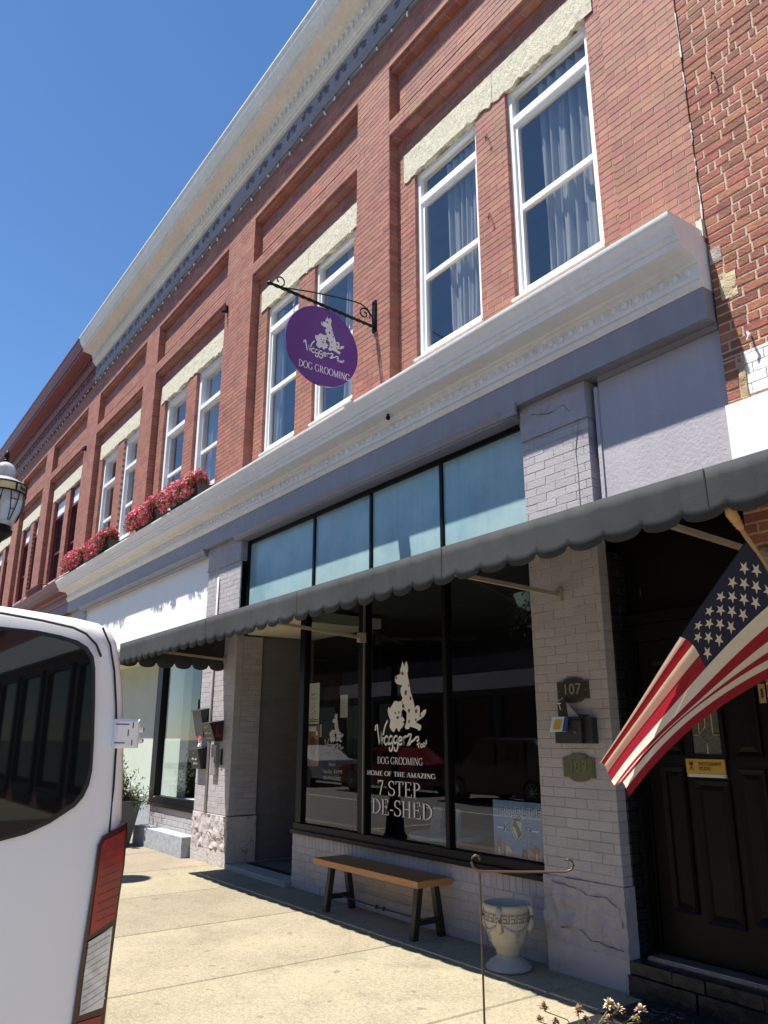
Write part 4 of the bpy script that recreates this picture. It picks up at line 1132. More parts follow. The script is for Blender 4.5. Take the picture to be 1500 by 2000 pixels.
for (y_, zt) in ((-1.08, 6.30), (-0.35, 6.26)):
    zb = CZ + 0.475 * math.sqrt(max(0, 1 - ((y_ - CY) / 0.465) ** 2)) - 0.02
    ch_ = MB(); z_ = zt - 0.01; k = 0
    while z_ > zb:
        pts = [(XS + (0.011 * math.cos(a) if k % 2 else 0), y_ + (0 if k % 2 else 0.011 * math.cos(a)), z_ - 0.02 + 0.02 * math.sin(a)) for a in [j * math.pi / 4 for j in range(9)]]
        ch_.tube(pts, 0.003, 5); z_ -= 0.031; k += 1
    ch_.build('chain', mat('steel_chain', (0.5, 0.5, 0.5), 0.35, metal=0.9), HS)

# ================================================================ lights strung under the cornice
SLT = thing('string_lights', (-11, -0.1, 10.2), 'string of white bulbs clipped under the top cornice', 'string lights')
MB().tube([(-2.9 - i * 0.33, -0.062, 10.285 - 0.0 + (0.012 if i % 2 else -0.012)) for i in range(78)], 0.006, 5).build('wire', mat('dark_cable', (0.03, 0.04, 0.03), 0.6), SLT)
bm_ = MB().lathe([(0.001, -0.10), (0.009, -0.094), (0.014, -0.08), (0.014, -0.065), (0.010, -0.045), (0.009, -0.03)], (0, 0, 0), 8).build('bulb', mat('white_bulb_plastic', (0.8, 0.8, 0.8), 0.3), smooth='all')
sk_ = MB().tube([(0, 0, -0.032), (0, 0, 0.01)], 0.012, 6).build('socket', mat('bulb_socket', (0.03, 0.035, 0.03), 0.5))
for i in range(76):
    q = bm_ if i == 0 else bm_.copy()
    if i: COL.objects.link(q)
    q.location = (-2.95 - i * 0.33, -0.062, 10.28)
    q.rotation_euler = (rnd.uniform(-0.35, 0.35), rnd.uniform(-0.35, 0.35), 0)
    par(q, SLT)
    s_ = sk_ if i == 0 else sk_.copy()
    if i: COL.objects.link(s_)
    s_.parent = q

# wall hooks
def hook(loc, label):
    t = MB().tube([(loc[0] - 0.035, loc[1], loc[2] + 0.03), (loc[0] - 0.02, loc[1] - 0.03, loc[2] + 0.025), (loc[0], loc[1] - 0.045, loc[2] - 0.01), (loc[0] + 0.012, loc[1] - 0.05, loc[2] - 0.05), (loc[0] - 0.006, loc[1] - 0.05, loc[2] - 0.075), (loc[0] - 0.012, loc[1] - 0.05, loc[2] - 0.045), (loc[0] + 0.002, loc[1] - 0.047, loc[2] - 0.02)], 0.006, 6).build('wire_hook', mat('rusty_wire', (0.10, 0.04, 0.025), 0.7))
    tag(t, label, 'hook', 'rusty wire hooks on the narrow brick pier')
hook((-4.80, 0.13, 7.66), 'upper of two rusty wire hooks on the narrow brick pier between curtained windows')
hook((-4.81, 0.13, 6.70), 'lower of two rusty wire hooks on the narrow brick pier between curtained windows')
for (x, z, lab) in ((-11.0, 8.55, 'small black box fixed to the pilaster left of the purple sign'), (-19.3, 8.6, 'small black box fixed to the first maroon building pilaster')):
    b_ = MB(); b_.bbox(x - 0.03, x + 0.03, -0.05, -0.001, z - 0.06, z + 0.06, 0.01); b_.tube([(x, -0.045, z - 0.03), (x, -0.10, z - 0.07)], 0.022, 8)
    tag(b_.build('wall_fitting', M['black_metal']), lab, 'wall fitting')
kn = MB().lathe([(0.001, -0.03), (0.02, -0.024), (0.024, 0), (0.016, 0.02), (0.012, 0.045)], (-6.10, -0.235, 4.84), 10).build('soffit_knob', M['black_metal'], smooth='all')
tag(kn, 'small dark knob under the white storefront cornice', 'knob')

# ================================================================ window flower boxes
fl_mats = [mat('crimson_petal', (0.60, 0.045, 0.11), 0.6, 0.25, 30, trans=0.25), mat('red_pink_petal', (0.70, 0.15, 0.21), 0.6, 0.25, 30, trans=0.25), mat('pale_pink_petal', (0.62, 0.22, 0.26), 0.6, 0.2, 30, trans=0.25)]
leaf_m = mat('begonia_leaf', (0.10, 0.15, 0.035), 0.6, 0.4, 30, trans=0.2)
boxm = mat('black_planter_liner', (0.018, 0.018, 0.017), 0.7, 0.3, 8, 0.4)
def flower_box(x0, x1, label, seed):
    t = thing('window_box', ((x0 + x1) / 2, -0.2, 5.13), label, 'flower box', 'window boxes of red flowers on the storefront cornice')
    rg = random.Random(seed)
    MB().add([(x0 + 0.05, -0.33, 5.14), (x1 - 0.05, -0.33, 5.14), (x1 - 0.05, -0.07, 5.14), (x0 + 0.05, -0.07, 5.14), (x0, -0.38, 5.37), (x1, -0.38, 5.37), (x1, -0.03, 5.37), (x0, -0.03, 5.37)],
             [(0, 3, 2, 1), (4, 5, 6, 7), (0, 1, 5, 4), (1, 2, 6, 5), (2, 3, 7, 6), (3, 0, 4, 7)]).build('trough', boxm, t)
    lf, pt = MB(), MB()
    def spot():
        u = rg.random()
        cx = x0 - 0.14 + (x1 - x0 + 0.12) * u * 0.93
        a = rg.uniform(-0.25, 1.0) * math.pi
        k = 0.8 + 0.28 * noise.noise(Vector((cx * 3, seed, 0)))
        rr = rg.random() ** 0.35 * k
        return Vector((cx + rg.gauss(0, 0.03), -0.27 - 0.32 * rr * math.cos(a) * (1 if math.cos(a) > 0 else 0.5), 5.37 + 0.32 * rr * math.sin(a) * (1 if math.sin(a) > 0 else 1.2))), Vector((rg.gauss(0, 0.3), -math.cos(a), math.sin(a))).normalized()
    def disc(mb, p, nrm, r, npet):
        u = nrm.cross(Vector((0.3, 0.2, 1))).normalized(); v = nrm.cross(u)
        ph = rg.random() * 6
        for q in range(npet):
            a = ph + q * 2 * math.pi / npet
            d1 = u * math.cos(a - 0.6) + v * math.sin(a - 0.6); d2 = u * math.cos(a + 0.6) + v * math.sin(a + 0.6)
            mid_ = (u * math.cos(a) + v * math.sin(a))
            mb.add([p, p + d1 * r * 0.75 + nrm * r * 0.2, p + mid_ * r * 1.05 + nrm * r * 0.35, p + d2 * r * 0.75 + nrm * r * 0.2], [(0, 1, 2, 3)])
    for i in range(1500):
        p, nrm = spot()
        lf.rv = rg.random()
        disc(lf, p - nrm * 0.008, (nrm + Vector((rg.gauss(0, 0.5), rg.gauss(0, 0.5), rg.gauss(0, 0.5)))).normalized(), rg.uniform(0.022, 0.04), 2)
    for i in range(1050):
        p, nrm = spot()
        pt.use(rg.choice([fl_mats[0], fl_mats[0], fl_mats[0], fl_mats[1], fl_mats[1], fl_mats[2]]))
        disc(pt, p + nrm * 0.012, (nrm + Vector((rg.gauss(0, 0.35), rg.gauss(0, 0.35), rg.gauss(0, 0.35)))).normalized(), rg.uniform(0.024, 0.042), 4)
    o = lf.build('foliage', leaf_m, t, fix=False); o['kind'] = 'stuff'
    o = pt.build('flowers', None, t, fix=False); o['kind'] = 'stuff'
flower_box(-12.05, -10.85, 'nearest and rightmost window box of red flowers, largest of the four', 1)
flower_box(-13.75, -12.60, 'second window box of red flowers from the right, left of the largest one', 2)
flower_box(-16.35, -15.25, 'third window box of red flowers from the right, with bare black trough end', 3)
flower_box(-18.20, -16.95, 'farthest and leftmost window box of red flowers, beside the maroon building', 4)

# ================================================================ street lamp
LP = thing('street_lamp', (-10.74, -3.07, 0), 'black street lamp with clear acorn globe and train band at left edge', 'street lamp')
lx, ly = -10.74, -3.07
gl = bpy.data.materials.new('ribbed_lamp_glass'); gl.use_nodes = True
b_ = gl.node_tree.nodes['Principled BSDF']; b_.inputs['Base Color'].default_value = (0.72, 0.74, 0.75, 1); b_.inputs['Roughness'].default_value = 0.12; b_.inputs['Transmission Weight'].default_value = 0.45; b_.inputs['IOR'].default_value = 1.2
rib = lambda a, z: 1 + 0.012 * math.cos(a * 36)
MB().lathe([(0.16, 4.22), (0.20, 4.30), (0.25, 4.42), (0.272, 4.52), (0.276, 4.60), (0.272, 4.66)], (lx, ly, 0), 72, rib).build('globe', gl, LP, smooth='all')
MB().lathe([(0.272, 4.775), (0.24, 4.81), (0.18, 4.85), (0.115, 4.875), (0.105, 4.90), (0.125, 4.95), (0.135, 4.99), (0.12, 5.03), (0.09, 5.06), (0.05, 5.085), (0.03, 5.09)], (lx, ly, 0), 48).build('globe_cap', gl, LP, smooth='all')
MB().lathe([(0.030, 5.088), (0.045, 5.10), (0.035, 5.12), (0.022, 5.14), (0.034, 5.17), (0.028, 5.22), (0.002, 5.27)], (lx, ly, 0), 16).build('finial', M['black_metal'], LP, smooth='all')
ring = MB()
for za in (4.655, 4.765): ring.lathe([(0.274, za), (0.292, za), (0.292, za + 0.014), (0.274, za + 0.014)], (lx, ly, 0), 48)
for k in range(8):
    a = R(45 * k - 20)
    ring.box(lx + 0.285 * math.cos(a) - 0.01, lx + 0.285 * math.cos(a) + 0.01, ly + 0.285 * math.sin(a) - 0.01, ly + 0.285 * math.sin(a) + 0.01, 4.66, 4.775)
    pts = [(lx + r_ * math.cos(a + d_), ly + r_ * math.sin(a + d_), z_) for r_, z_, d_ in ((0.284, 4.66, -0.22), (0.284, 4.55, -0.18), (0.262, 4.42, -0.12), (0.21, 4.28, -0.05))]
    ring.tube(pts, 0.006, 5)
    pts2 = [(lx + r_ * math.cos(a + d_), ly + r_ * math.sin(a + d_), z_) for r_, z_, d_ in ((0.284, 4.66, 0.22), (0.284, 4.55, 0.18), (0.262, 4.42, 0.12), (0.21, 4.28, 0.05))]
    ring.tube(pts2, 0.006, 5)
    ring.tube([pts[1], pts2[1]], 0.005, 5); ring.tube([pts[2], pts2[2]], 0.005, 5)
cg = ring.build('cage', M['black_metal'], LP)
bn = [mat('cream_band_panel', (0.68, 0.54, 0.26), 0.5), mat('grey_band_panel', (0.50, 0.50, 0.47), 0.5)]
for k in range(8):
    a0, a1 = R(45 * k - 18), R(45 * k + 23)
    mb = MB(); q = 8
    mb.add([(lx + 0.281 * math.cos(a0 + (a1 - a0) * i / q), ly + 0.281 * math.sin(a0 + (a1 - a0) * i / q), z_) for z_ in (4.668, 4.766) for i in range(q + 1)], [(i, i + 1, q + 2 + i, q + 1 + i) for i in range(q)])
    mb.build('band_panel', bn[k % 2], cg)
    if k % 2:                                            # small cut-out of a locomotive
        tr = MB(); am = (a0 + a1) / 2
        e1 = Vector((-math.sin(am), math.cos(am), 0)); o0 = Vector((lx, ly, 4.685)) + Vector((math.cos(am), math.sin(am), 0)) * 0.288
        for (u0, u1, v0, v1) in ((-0.06, 0.06, 0.012, 0.03), (-0.055, -0.02, 0.03, 0.062), (-0.02, 0.05, 0.03, 0.046), (0.03, 0.042, 0.046, 0.064), (-0.05, -0.03, 0, 0.014), (-0.01, 0.01, 0, 0.014), (0.025, 0.045, 0, 0.014)):
            tr.poly([o0 + e1 * u + Vector((0, 0, v_)) for u, v_ in ((u0, v0), (u1, v0), (u1, v1), (u0, v1))])
        tr.build('train_cutout', M['print_black'], cg)
MB().lathe([(0.19, 0.0), (0.20, 0.10), (0.16, 0.16), (0.13, 0.5), (0.10, 0.62), (0.065, 0.75), (0.055, 2.2), (0.048, 3.82), (0.07, 3.86), (0.065, 3.92), (0.05, 3.95), (0.07, 4.02), (0.13, 4.07), (0.185, 4.12), (0.19, 4.17), (0.165, 4.19), (0.165, 4.23)], (lx, ly, 0), 24).build('post', M['black_metal'], LP, smooth=True)

# ================================================================ flag
FG = thing('flag', (-2.0, -0.02, 1.7), 'striped flag with white stars on blue hanging from a wooden pole', 'flag')
T0, PB = Vector((-1.86, -1.30, 2.55)), Vector((-2.0, -0.02, 1.70))
pd = (PB - T0).normalized()
H0, H1 = T0 + pd * 0.06, T0 + pd * 0.97
tE, bE = Vector((-2.66, -1.46, 1.47)), Vector((-2.87, -0.97, 1.325))
tC, bC = (H0 + tE) / 2 + Vector((0.0, -0.10, -0.03)), Vector((-2.50, -0.60, 1.88))
bez = lambda a, b, c, s: a * (1 - s) ** 2 + b * (2 * s * (1 - s)) + c * s * s
TF = 0.25                                            # the upper strip is folded back behind the leading edge
def flag_p(s, t):
    back = max(0.0, TF - t)
    t = abs(t - TF) / (1 - TF) * (1 if t > TF else 0.8)
    A, B = bez(H0, tC, tE, s), bez(H1, bC, bE, s)
    p = A.lerp(B, t)
    nrm = Vector((0.45, -0.55, 0.6)).normalized()
    am = 0.015 + 0.085 * s ** 1.2
    p += nrm * am * math.sin(t * 9.5 + 0.9 * s - 0.6) * (0.75 + 0.25 * math.sin(s * 5)) + nrm * 0.02 * math.sin(s * 7 + t * 3) * s
    p += Vector((0, 0, -0.05)) * math.sin(math.pi * t) * (1 - s) - (CAM - p).normalized() * (0.012 + 0.05 * back if back else 0)
    return p
fr, fwh, fb = mat('flag_red', (0.36, 0.016, 0.034), 0.75, 0.1, 20, 0.5, 18, trans=0.42), mat('flag_white', (0.86, 0.80, 0.69), 0.75, 0.05, 20, 0.5, 18, trans=0.42), mat('flag_blue', (0.010, 0.015, 0.045), 0.75, 0.15, 20, 0.2, 220, trans=0.2)
fm = MB(); NS, NT = 50, 52
vs = [flag_p(i / NS, j / NT) for i in range(NS + 1) for j in range(NT + 1)]
for i in range(NS):
    for j in range(NT):
        st = j // 4
        fm.use(fb if (i < 20 and st < 7) else (fr if st % 2 == 0 else fwh))
        k = i * (NT + 1) + j
        if i == 0 and j == 0: fm.v = [tuple(v) for v in vs]
        fm.f.append((k, k + NT + 1, k + NT + 2, k + 1)); fm.mi.append(fm.cur); fm.r.append(0.5)
cl = fm.build('cloth', None, FG, smooth='all', fix=False)
for r_ in range(9):
    for c_ in range(6 if r_ % 2 == 0 else 5):
        s0 = 0.4 * ((2 * c_ + 1 + (r_ % 2)) / 12); t0 = (7 / 13) * (r_ + 1) / 10
        if t0 < TF + 0.03: continue
        P0 = flag_p(s0, t0)
        du = (flag_p(s0 + 0.01, t0) - P0) / (0.01 * 1.52); dv = (flag_p(s0, t0 + 0.01) - P0) / (0.01 * 0.91)
        nn_ = du.cross(dv).normalized()
        if nn_.dot(CAM - P0) < 0: nn_ = -nn_
        st = MB(); rr = 0.032
        pts = [P0 + nn_ * 0.003]
        for q in range(10):
            a = math.pi / 5 * q; r2 = rr if q % 2 == 0 else rr * 0.40
            pts.append(flag_p(s0 + r2 * math.sin(a) / 1.52, t0 - r2 * math.cos(a) / 0.91) + nn_ * 0.003)
        st.add(pts, [(0, 1 + q, 1 + (q + 1) % 10) for q in range(10)])
        st.build('star', fwh, cl, fix=False)
wd_ = mat('varnished_pole_wood', (0.42, 0.24, 0.09), 0.4, 0.15, 30)
MB().tube([PB + pd * 0.02, T0], 0.012, 10).build('pole', wd_, FG, smooth='all')
up_ = -pd
MB().tube([T0 + up_ * d for d in (0, 0.02, 0.025, 0.045, 0.05, 0.07, 0.08, 0.11, 0.14, 0.155)], [0.013, 0.020, 0.015, 0.024, 0.017, 0.026, 0.024, 0.027, 0.018, 0.003], 12).build('finial', wd_, FG, smooth='all')
MB().tube([PB + pd * 0.04, PB - pd * 0.10], 0.020, 10).build('bracket', M['black_metal'], FG)
MB().poly([flag_p(0.03, 0.0), flag_p(0.075, 0.0), flag_p(0.075, 0.0) + Vector((-0.015, 0, -0.03)), flag_p(0.03, 0) + Vector((-0.06, 0, -0.02))]).build('care_label', M['print_white'], FG)

# ================================================================ bench
BN = thing('bench', (-6.38, -0.17, 0), 'wooden plank bench with black angled legs under the shop window', 'bench')
top_m = mat('oiled_bench_wood', (0.42, 0.185, 0.058), 0.45, 0.25, 5.0, 0.15, 60)
n_ = top_m.node_tree.nodes; l_ = top_m.node_tree.links
mp_ = n_.new('ShaderNodeMapping'); mp_.inputs['Scale'].default_value = (1.2, 22, 22)
g_ = n_.new('ShaderNodeNewGeometry'); l_.new(g_.outputs['Position'], mp_.inputs['Vector'])
for q in n_:
    if q.type == 'TEX_NOISE': l_.new(mp_.outputs[0], q.inputs['Vector']); break
bx0, bx1, by0, by1, bz = -7.22, -5.545, -0.345, 0.035, 0.465
for k in range(4):
    ya, yb = by0 + k * (by1 - by0) / 4, by0 + (k + 1) * (by1 - by0) / 4
    box('plank', top_m, BN, bx0 + 0.075, bx1 - 0.075, ya + (0.0008 if k else 0), yb - 0.0008, bz - 0.052 - (0 if k else 0.002), bz)
for xa, xb in ((bx0, bx0 + 0.074), (bx1 - 0.074, bx1)): box('end_board', top_m, BN, xa, xb, by0 + 0.001, by1 - 0.001, bz - 0.053, bz - 0.001)
legm = mat('brown_black_leg', (0.018, 0.014, 0.012), 0.45, 0.2, 10)
for xl in (-7.03, -5.66):
    for s, yt, yb in ((0, -0.24, -0.30), (1, -0.07, 0.0)):
        MB().beam((xl, yt, bz - 0.053), (xl, yb, 0.0), 0.055, 0.055).build('leg', legm, BN)
    MB().beam((xl, -0.262, 0.13), (xl, -0.03, 0.13), 0.035, 0.045).build('cross_bar', legm, BN)
MB().tube([(-7.03, -0.15, 0.13), (-6.35, -0.15, 0.125), (-5.66, -0.15, 0.13)], 0.007, 6).build('tie_rod', legm, BN)
MB().tube([(-6.42, -0.15, 0.125), (-6.40, -0.15, 0.125), (-6.39, -0.15, 0.125), (-6.30, -0.15, 0.125), (-6.29, -0.15, 0.125), (-6.27, -0.15, 0.125)], [0.012, 0.02, 0.009, 0.009, 0.02, 0.012], 8).build('turnbuckle', legm, BN)

# ================================================================ urn
UR = thing('garden_urn', (-4.62, -0.25, 0), 'cream stone urn with key-pattern rim standing by the pier', 'urn')
ux, uy = -4.62, -0.235
um = mat('weathered_cast_stone', (0.46, 0.41, 0.33), 0.9, 0.10, 8, 0.35, 60, dirt=(0.30, 0.22, 0.15), dscale=4, dlo=0.6, dhi=0.85)
umg = mat('grey_cast_stone', (0.33, 0.315, 0.29), 0.9, 0.12, 8, 0.35, 60)
flute = lambda a, z: 1 + (0.018 * math.cos(a * 44) if 0.028 < z < 0.088 else 0)
MB().lathe([(0.150, 0.0), (0.165, 0.006), (0.168, 0.022), (0.158, 0.030), (0.152, 0.036), (0.135, 0.052), (0.105, 0.072), (0.085, 0.086), (0.082, 0.098), (0.08, 0.104)], (ux, uy, 0), 132, flute).build('foot', umg, UR, smooth='all')
MB().lathe([(0.078, 0.100), (0.088, 0.110), (0.086, 0.122), (0.105, 0.150), (0.130, 0.190), (0.148, 0.235), (0.156, 0.280), (0.160, 0.315), (0.160, 0.318), (0.164, 0.322), (0.164, 0.388), (0.160, 0.392), (0.166, 0.400), (0.170, 0.415), (0.168, 0.432), (0.160, 0.440), (0.146, 0.440), (0.140, 0.425), (0.135, 0.36), (0.12, 0.33), (0.001, 0.33)], (ux, uy, 0), 64).build('bowl', um, UR, smooth='all')
MB().lathe([(0.134, 0.0), (0.06, 0.012), (0.001, 0.015)], (ux, uy, 0.332), 24).build('soil', mat('potting_soil', (0.04, 0.035, 0.03), 0.95, 0.3, 30, 0.8), UR)
key = MB(); ph = 0
NK = 18
for k in range(NK):
    def seg(u0, u1, v0, v1):
        a0, a1 = 2 * math.pi * (k + u0) / NK, 2 * math.pi * (k + u1) / NK
        r_ = 0.1665
        key.add([(ux + rr * math.cos(a), uy + rr * math.sin(a), 0.326 + 0.058 * v) for rr in (0.163, r_) for a, v in ((a0, v0), (a1, v0), (a1, v1), (a0, v1))],
                [(4, 5, 6, 7), (0, 1, 5, 4), (1, 2, 6, 5), (2, 3, 7, 6), (3, 0, 4, 7)])
    seg(0.0, 0.85, 0.84, 1.0); seg(0.0, 0.14, 0.0, 0.84); seg(0.30, 0.85, 0.0, 0.16); seg(0.71, 0.85, 0.16, 0.60); seg(0.30, 0.71, 0.46, 0.60); seg(0.85, 1.0, 0.0, 0.16)
o = key.build('key_pattern', mat('brown_key_relief', (0.22, 0.18, 0.14), 0.9), UR); o['kind'] = 'stuff'
for k in range(4):                                        # drop handles and grape swags between them
    a = R(-62 + 90 * k)
    d = Vector((math.cos(a), math.sin(a), 0)); c0 = Vector((ux, uy, 0))
    MB().tube([c0 + d * 0.160 + Vector((0, 0, 0.425)), c0 + d * 0.185 + Vector((0, 0, 0.415)), c0 + d * 0.196 + Vector((0, 0, 0.38)), c0 + d * 0.190 + Vector((0, 0, 0.33)), c0 + d * 0.175 + Vector((0, 0, 0.29)), c0 + d * 0.158 + Vector((0, 0, 0.275))], [0.018, 0.019, 0.018, 0.018, 0.020, 0.024], 10).build('handle', um, UR, smooth='all')
    gm = MB(); a2 = a + R(45)
    rg = random.Random(k)
    for q in range(34):
        u = rg.uniform(-1, 1); v = rg.random()
        zz = 0.262 - 0.075 * v * (1 - abs(u)) - 0.0 + 0.03 * abs(u)
        aa = a2 + u * 0.42 * (1 - 0.75 * v)
        rad = 0.150 if zz > 0.23 else 0.142
        cc = c0 + Vector((math.cos(aa) * rad, math.sin(aa) * rad, zz))
        gm.lathe([(0.001, -0.008), (0.008, -0.004), (0.009, 0.002), (0.001, 0.009)], cc, 6)
    gm.tube([c0 + Vector((math.cos(a2 + u * 0.6) * 0.158, math.sin(a2 + u * 0.6) * 0.158, 0.27 + 0.04 * u * u)) for u in [-1 + i / 6 for i in range(13)]], 0.008, 6)
    o = gm.build('grape_swag', umg, UR, smooth='all'); o['kind'] = 'stuff'

# ================================================================ garden flag stand, flowers in front
rs_ = 3.6
S0 = CAM + (FW + RT * ((937 - 750) / FPX) + UP * ((1000 - 1700) / FPX)) * rs_
sx, sy, sz = S0
ex_ = RT.copy()
stm = mat('bronze_brown_rod', (0.10, 0.065, 0.05), 0.4, metal=0.5)
st_ = thing('flag_stand', (sx, sy, 0), 'thin brown metal garden flag stand with empty hooked bar', 'flag stand')
MB().tube([(sx, sy, 0), (sx, sy, sz - 0.01)], 0.0048, 8).build('post', stm, st_)
e = lambda u, v: S0 + ex_ * u + Vector((0, 0, v))
MB().tube([e(0.004, 0.042), e(-0.003, 0.060), e(-0.018, 0.066), e(-0.033, 0.055), e(-0.038, 0.035), e(-0.030, 0.012), e(-0.012, 0.0), e(0.02, -0.004), e(0.2, -0.006), e(0.40, -0.006), e(0.425, 0.004), e(0.436, 0.022), e(0.430, 0.040), e(0.412, 0.047), e(0.398, 0.043)], 0.0052, 8).build('hooked_bar', stm, st_, smooth='all')

PLT = thing('planter', (-2.40, -1.90, 0), 'low dark planter tub just below the flower heads', 'planter')
MB().lathe([(0.17, 0.0), (0.20, 0.14), (0.215, 0.28), (0.23, 0.285), (0.23, 0.31), (0.205, 0.31), (0.20, 0.27), (0.001, 0.27)], (-2.44, -1.87, 0), 32).build('tub', mat('dark_green_tub', (0.02, 0.03, 0.025), 0.5), PLT, smooth=True)
heads = [(-2.564, -2.033, 0.551, 1.0), (-2.483, -1.914, 0.537, 1.1), (-2.403, -1.816, 0.563, 1.1), (-2.387, -1.784, 0.543, 1.1), (-2.333, -1.711, 0.543, 1.1), (-2.583, -2.037, 0.506, 0.8), (-2.548, -1.984, 0.496, 0.8), (-2.472, -1.884, 0.506, 0.8), (-2.416, -1.807, 0.506, 0.9), (-2.351, -1.716, 0.506, 0.9)]
hl = ['leftmost tall faded flower head in the bottom foreground', 'faded brownish flower head second from left in the foreground', 'tallest yellow-cream flower head of the right-hand foreground cluster', 'cream flower head just right of the tallest in the foreground', 'rightmost pale pink flower head in the bottom foreground', 'small flower head low at the far left of the foreground', 'small drooping flower head between the two left stems', 'small withered flower head beside the second stem', 'small reddish flower head under the tallest one', 'lower cream flower head under the rightmost one']
hm = [mat('cream_petal', (0.60, 0.50, 0.26), 0.8, 0.3, 80), mat('dry_pink_petal', (0.42, 0.22, 0.18), 0.8, 0.3, 80), mat('dry_brown_petal', (0.24, 0.13, 0.07), 0.8, 0.3, 80), mat('pale_petal', (0.62, 0.50, 0.42), 0.8, 0.2, 80)]
stemm = mat('flower_stem', (0.10, 0.13, 0.04), 0.7)
for k, (x, y, z, s) in enumerate(heads):
    t = thing('flower', (x, y, 0.27), hl[k], 'flower', 'faded flowers in the bottom foreground')
    rg = random.Random(k + 40)
    h = Vector((x, y, z))
    rt_ = Vector((-2.44 + rg.uniform(-0.1, 0.1), -1.87 + rg.uniform(-0.1, 0.1), 0.272))
    MB().tube([rt_, rt_.lerp(h, 0.6) + Vector((rg.uniform(-0.01, 0.01), 0, 0.06)), h - Vector((0, 0, 0.012))], [0.003, 0.0024, 0.002], 6).build('stem', stemm, t)
    pm = MB()
    for q in range(46):
        a = rg.uniform(0, 6.28); el = rg.uniform(-0.5, 1.4)
        d = Vector((math.cos(a) * math.cos(el), math.sin(a) * math.cos(el), math.sin(el)))
        side_ = d.cross(Vector((0, 0, 1))).normalized()
        L = rg.uniform(0.016, 0.030) * s
        pm.use(rg.choice([hm[0], hm[0], hm[3], hm[2]] if k in (2, 3, 9) else [hm[3], hm[3], hm[1], hm[0]] if k == 4 else [hm[1], hm[2], hm[0], hm[2]]))
        pm.add([h, h + d * L * 0.6 + side_ * 0.006 * s, h + d * L - Vector((0, 0, 0.004)), h + d * L * 0.6 - side_ * 0.006 * s], [(0, 1, 2, 3)])
    pm.build('petals', None, t, fix=False)
    lm = MB()
    for q in range(3):
        pp = rt_.lerp(h, 0.25 + 0.18 * q); a = rg.uniform(0, 6.28); d = Vector((math.cos(a), math.sin(a), 0.3))
        sd = d.cross(Vector((0, 0, 1))).normalized()
        lm.add([pp, pp + d * 0.03 + sd * 0.008, pp + d * 0.06, pp + d * 0.03 - sd * 0.008], [(0, 1, 2, 3)])
    lm.build('leaves', stemm, t, fix=False)
# ================================================================ number plaques, letter boxes
def plaque(label, x0, x1, z0, z1, num, mb_, mf, lo):
    t = thing('number_plaque', ((x0 + x1) / 2, 0, z0), label, 'number plaque', 'house number plaques on the pier')
    def outline(g):
        cx = (x0 + x1) / 2; w_ = (x1 - x0) * 0.31; hgt = 0.030
        pts = [(x0 + g, z0 + g)] + [(cx - w_ + g, z0 + g)] + [(cx + (w_ - g) * math.sin(R(a)), z0 + g - (hgt) * math.cos(R(a))) for a in range(-75, 76, 15)] + [(cx + w_ - g, z0 + g), (x1 - g, z0 + g), (x1 - g, z1 - g), (cx + w_ - g, z1 - g)] + [(cx - (w_ - g) * math.sin(R(a)), z1 - g + hgt * math.cos(R(a))) for a in range(-75, 76, 15)] + [(cx - w_ + g, z1 - g), (x0 + g, z1 - g)]
        return pts
    MB().slab([(x, 0.0, z) for x, z in outline(0)], (0, -1, 0), 0.016).build('rim', mf, t)
    MB().slab([(x, -0.016, z) for x, z in outline(0.008)], (0, -1, 0), 0.003).build('field', mb_, t)
    text('digits', num, 0.115, lo, ((x0 + x1) / 2, -0.0215, (z0 + z1) / 2 + 0.005), '-y', t, (x1 - x0) * 0.52, ext=0.002)
    for xx in (x0 + 0.018, x1 - 0.018): MB().tube([(xx, -0.018, (z0 + z1) / 2), (xx, -0.022, (z0 + z1) / 2)], 0.005, 8).build('screw', lo, t)
bronze = mat('bronze_rim', (0.10, 0.085, 0.055), 0.45, 0.2, 20, metal=0.4)
plaque('dark bronze plaque reading 107 above the letter box', -4.195, -3.895, 1.895, 2.025, '107', mat('dark_bronze_field', (0.020, 0.018, 0.014), 0.5), bronze, mat('worn_bronze_digit', (0.26, 0.23, 0.16), 0.5))
verd = mat('verdigris_field', (0.10, 0.105, 0.045), 0.6, 0.2, 15)
plaque('green tarnished plaque reading 109 below the letter box', -4.18, -3.89, 1.335, 1.475, '109', verd, mat('verdigris_rim', (0.13, 0.125, 0.06), 0.6, 0.2, 15), mat('verdigris_digit', (0.16, 0.155, 0.08), 0.55))
MB_ = thing('letter_box', (-4.0, 0, 1.575), 'black wall letter box between the two number plaques', 'letter box')
mbk = mat('black_enamel_box', (0.020, 0.021, 0.023), 0.4, 0.1, 10)
mm_ = MB(); mm_.bbox(-4.175, -3.925, -0.095, -0.001, 1.575, 1.745, 0.006); mm_.box(-3.923, -3.845, -0.06, -0.001, 1.575, 1.755)
mm_.build('body', mbk, MB_)
MB().add([(-4.18, -0.10, 1.748), (-3.92, -0.10, 1.748), (-3.92, -0.001, 1.775), (-4.18, -0.001, 1.775), (-4.18, -0.10, 1.754), (-3.92, -0.10, 1.754), (-3.92, -0.001, 1.781), (-4.18, -0.001, 1.781)], [(0, 1, 2, 3), (4, 5, 6, 7), (0, 1, 5, 4), (1, 2, 6, 5), (3, 0, 4, 7)]).build('lid', mbk, MB_)
MB().tube([(-3.97, -0.095, 1.655), (-3.97, -0.106, 1.655)], 0.011, 12).build('lock', mat('chrome_lock', (0.7, 0.7, 0.7), 0.2, metal=1), MB_)
box('door_line', mat('enamel_seam', (0.045, 0.046, 0.05), 0.5), MB_, -4.165, -3.935, -0.0965, -0.0955, 1.595, 1.597)
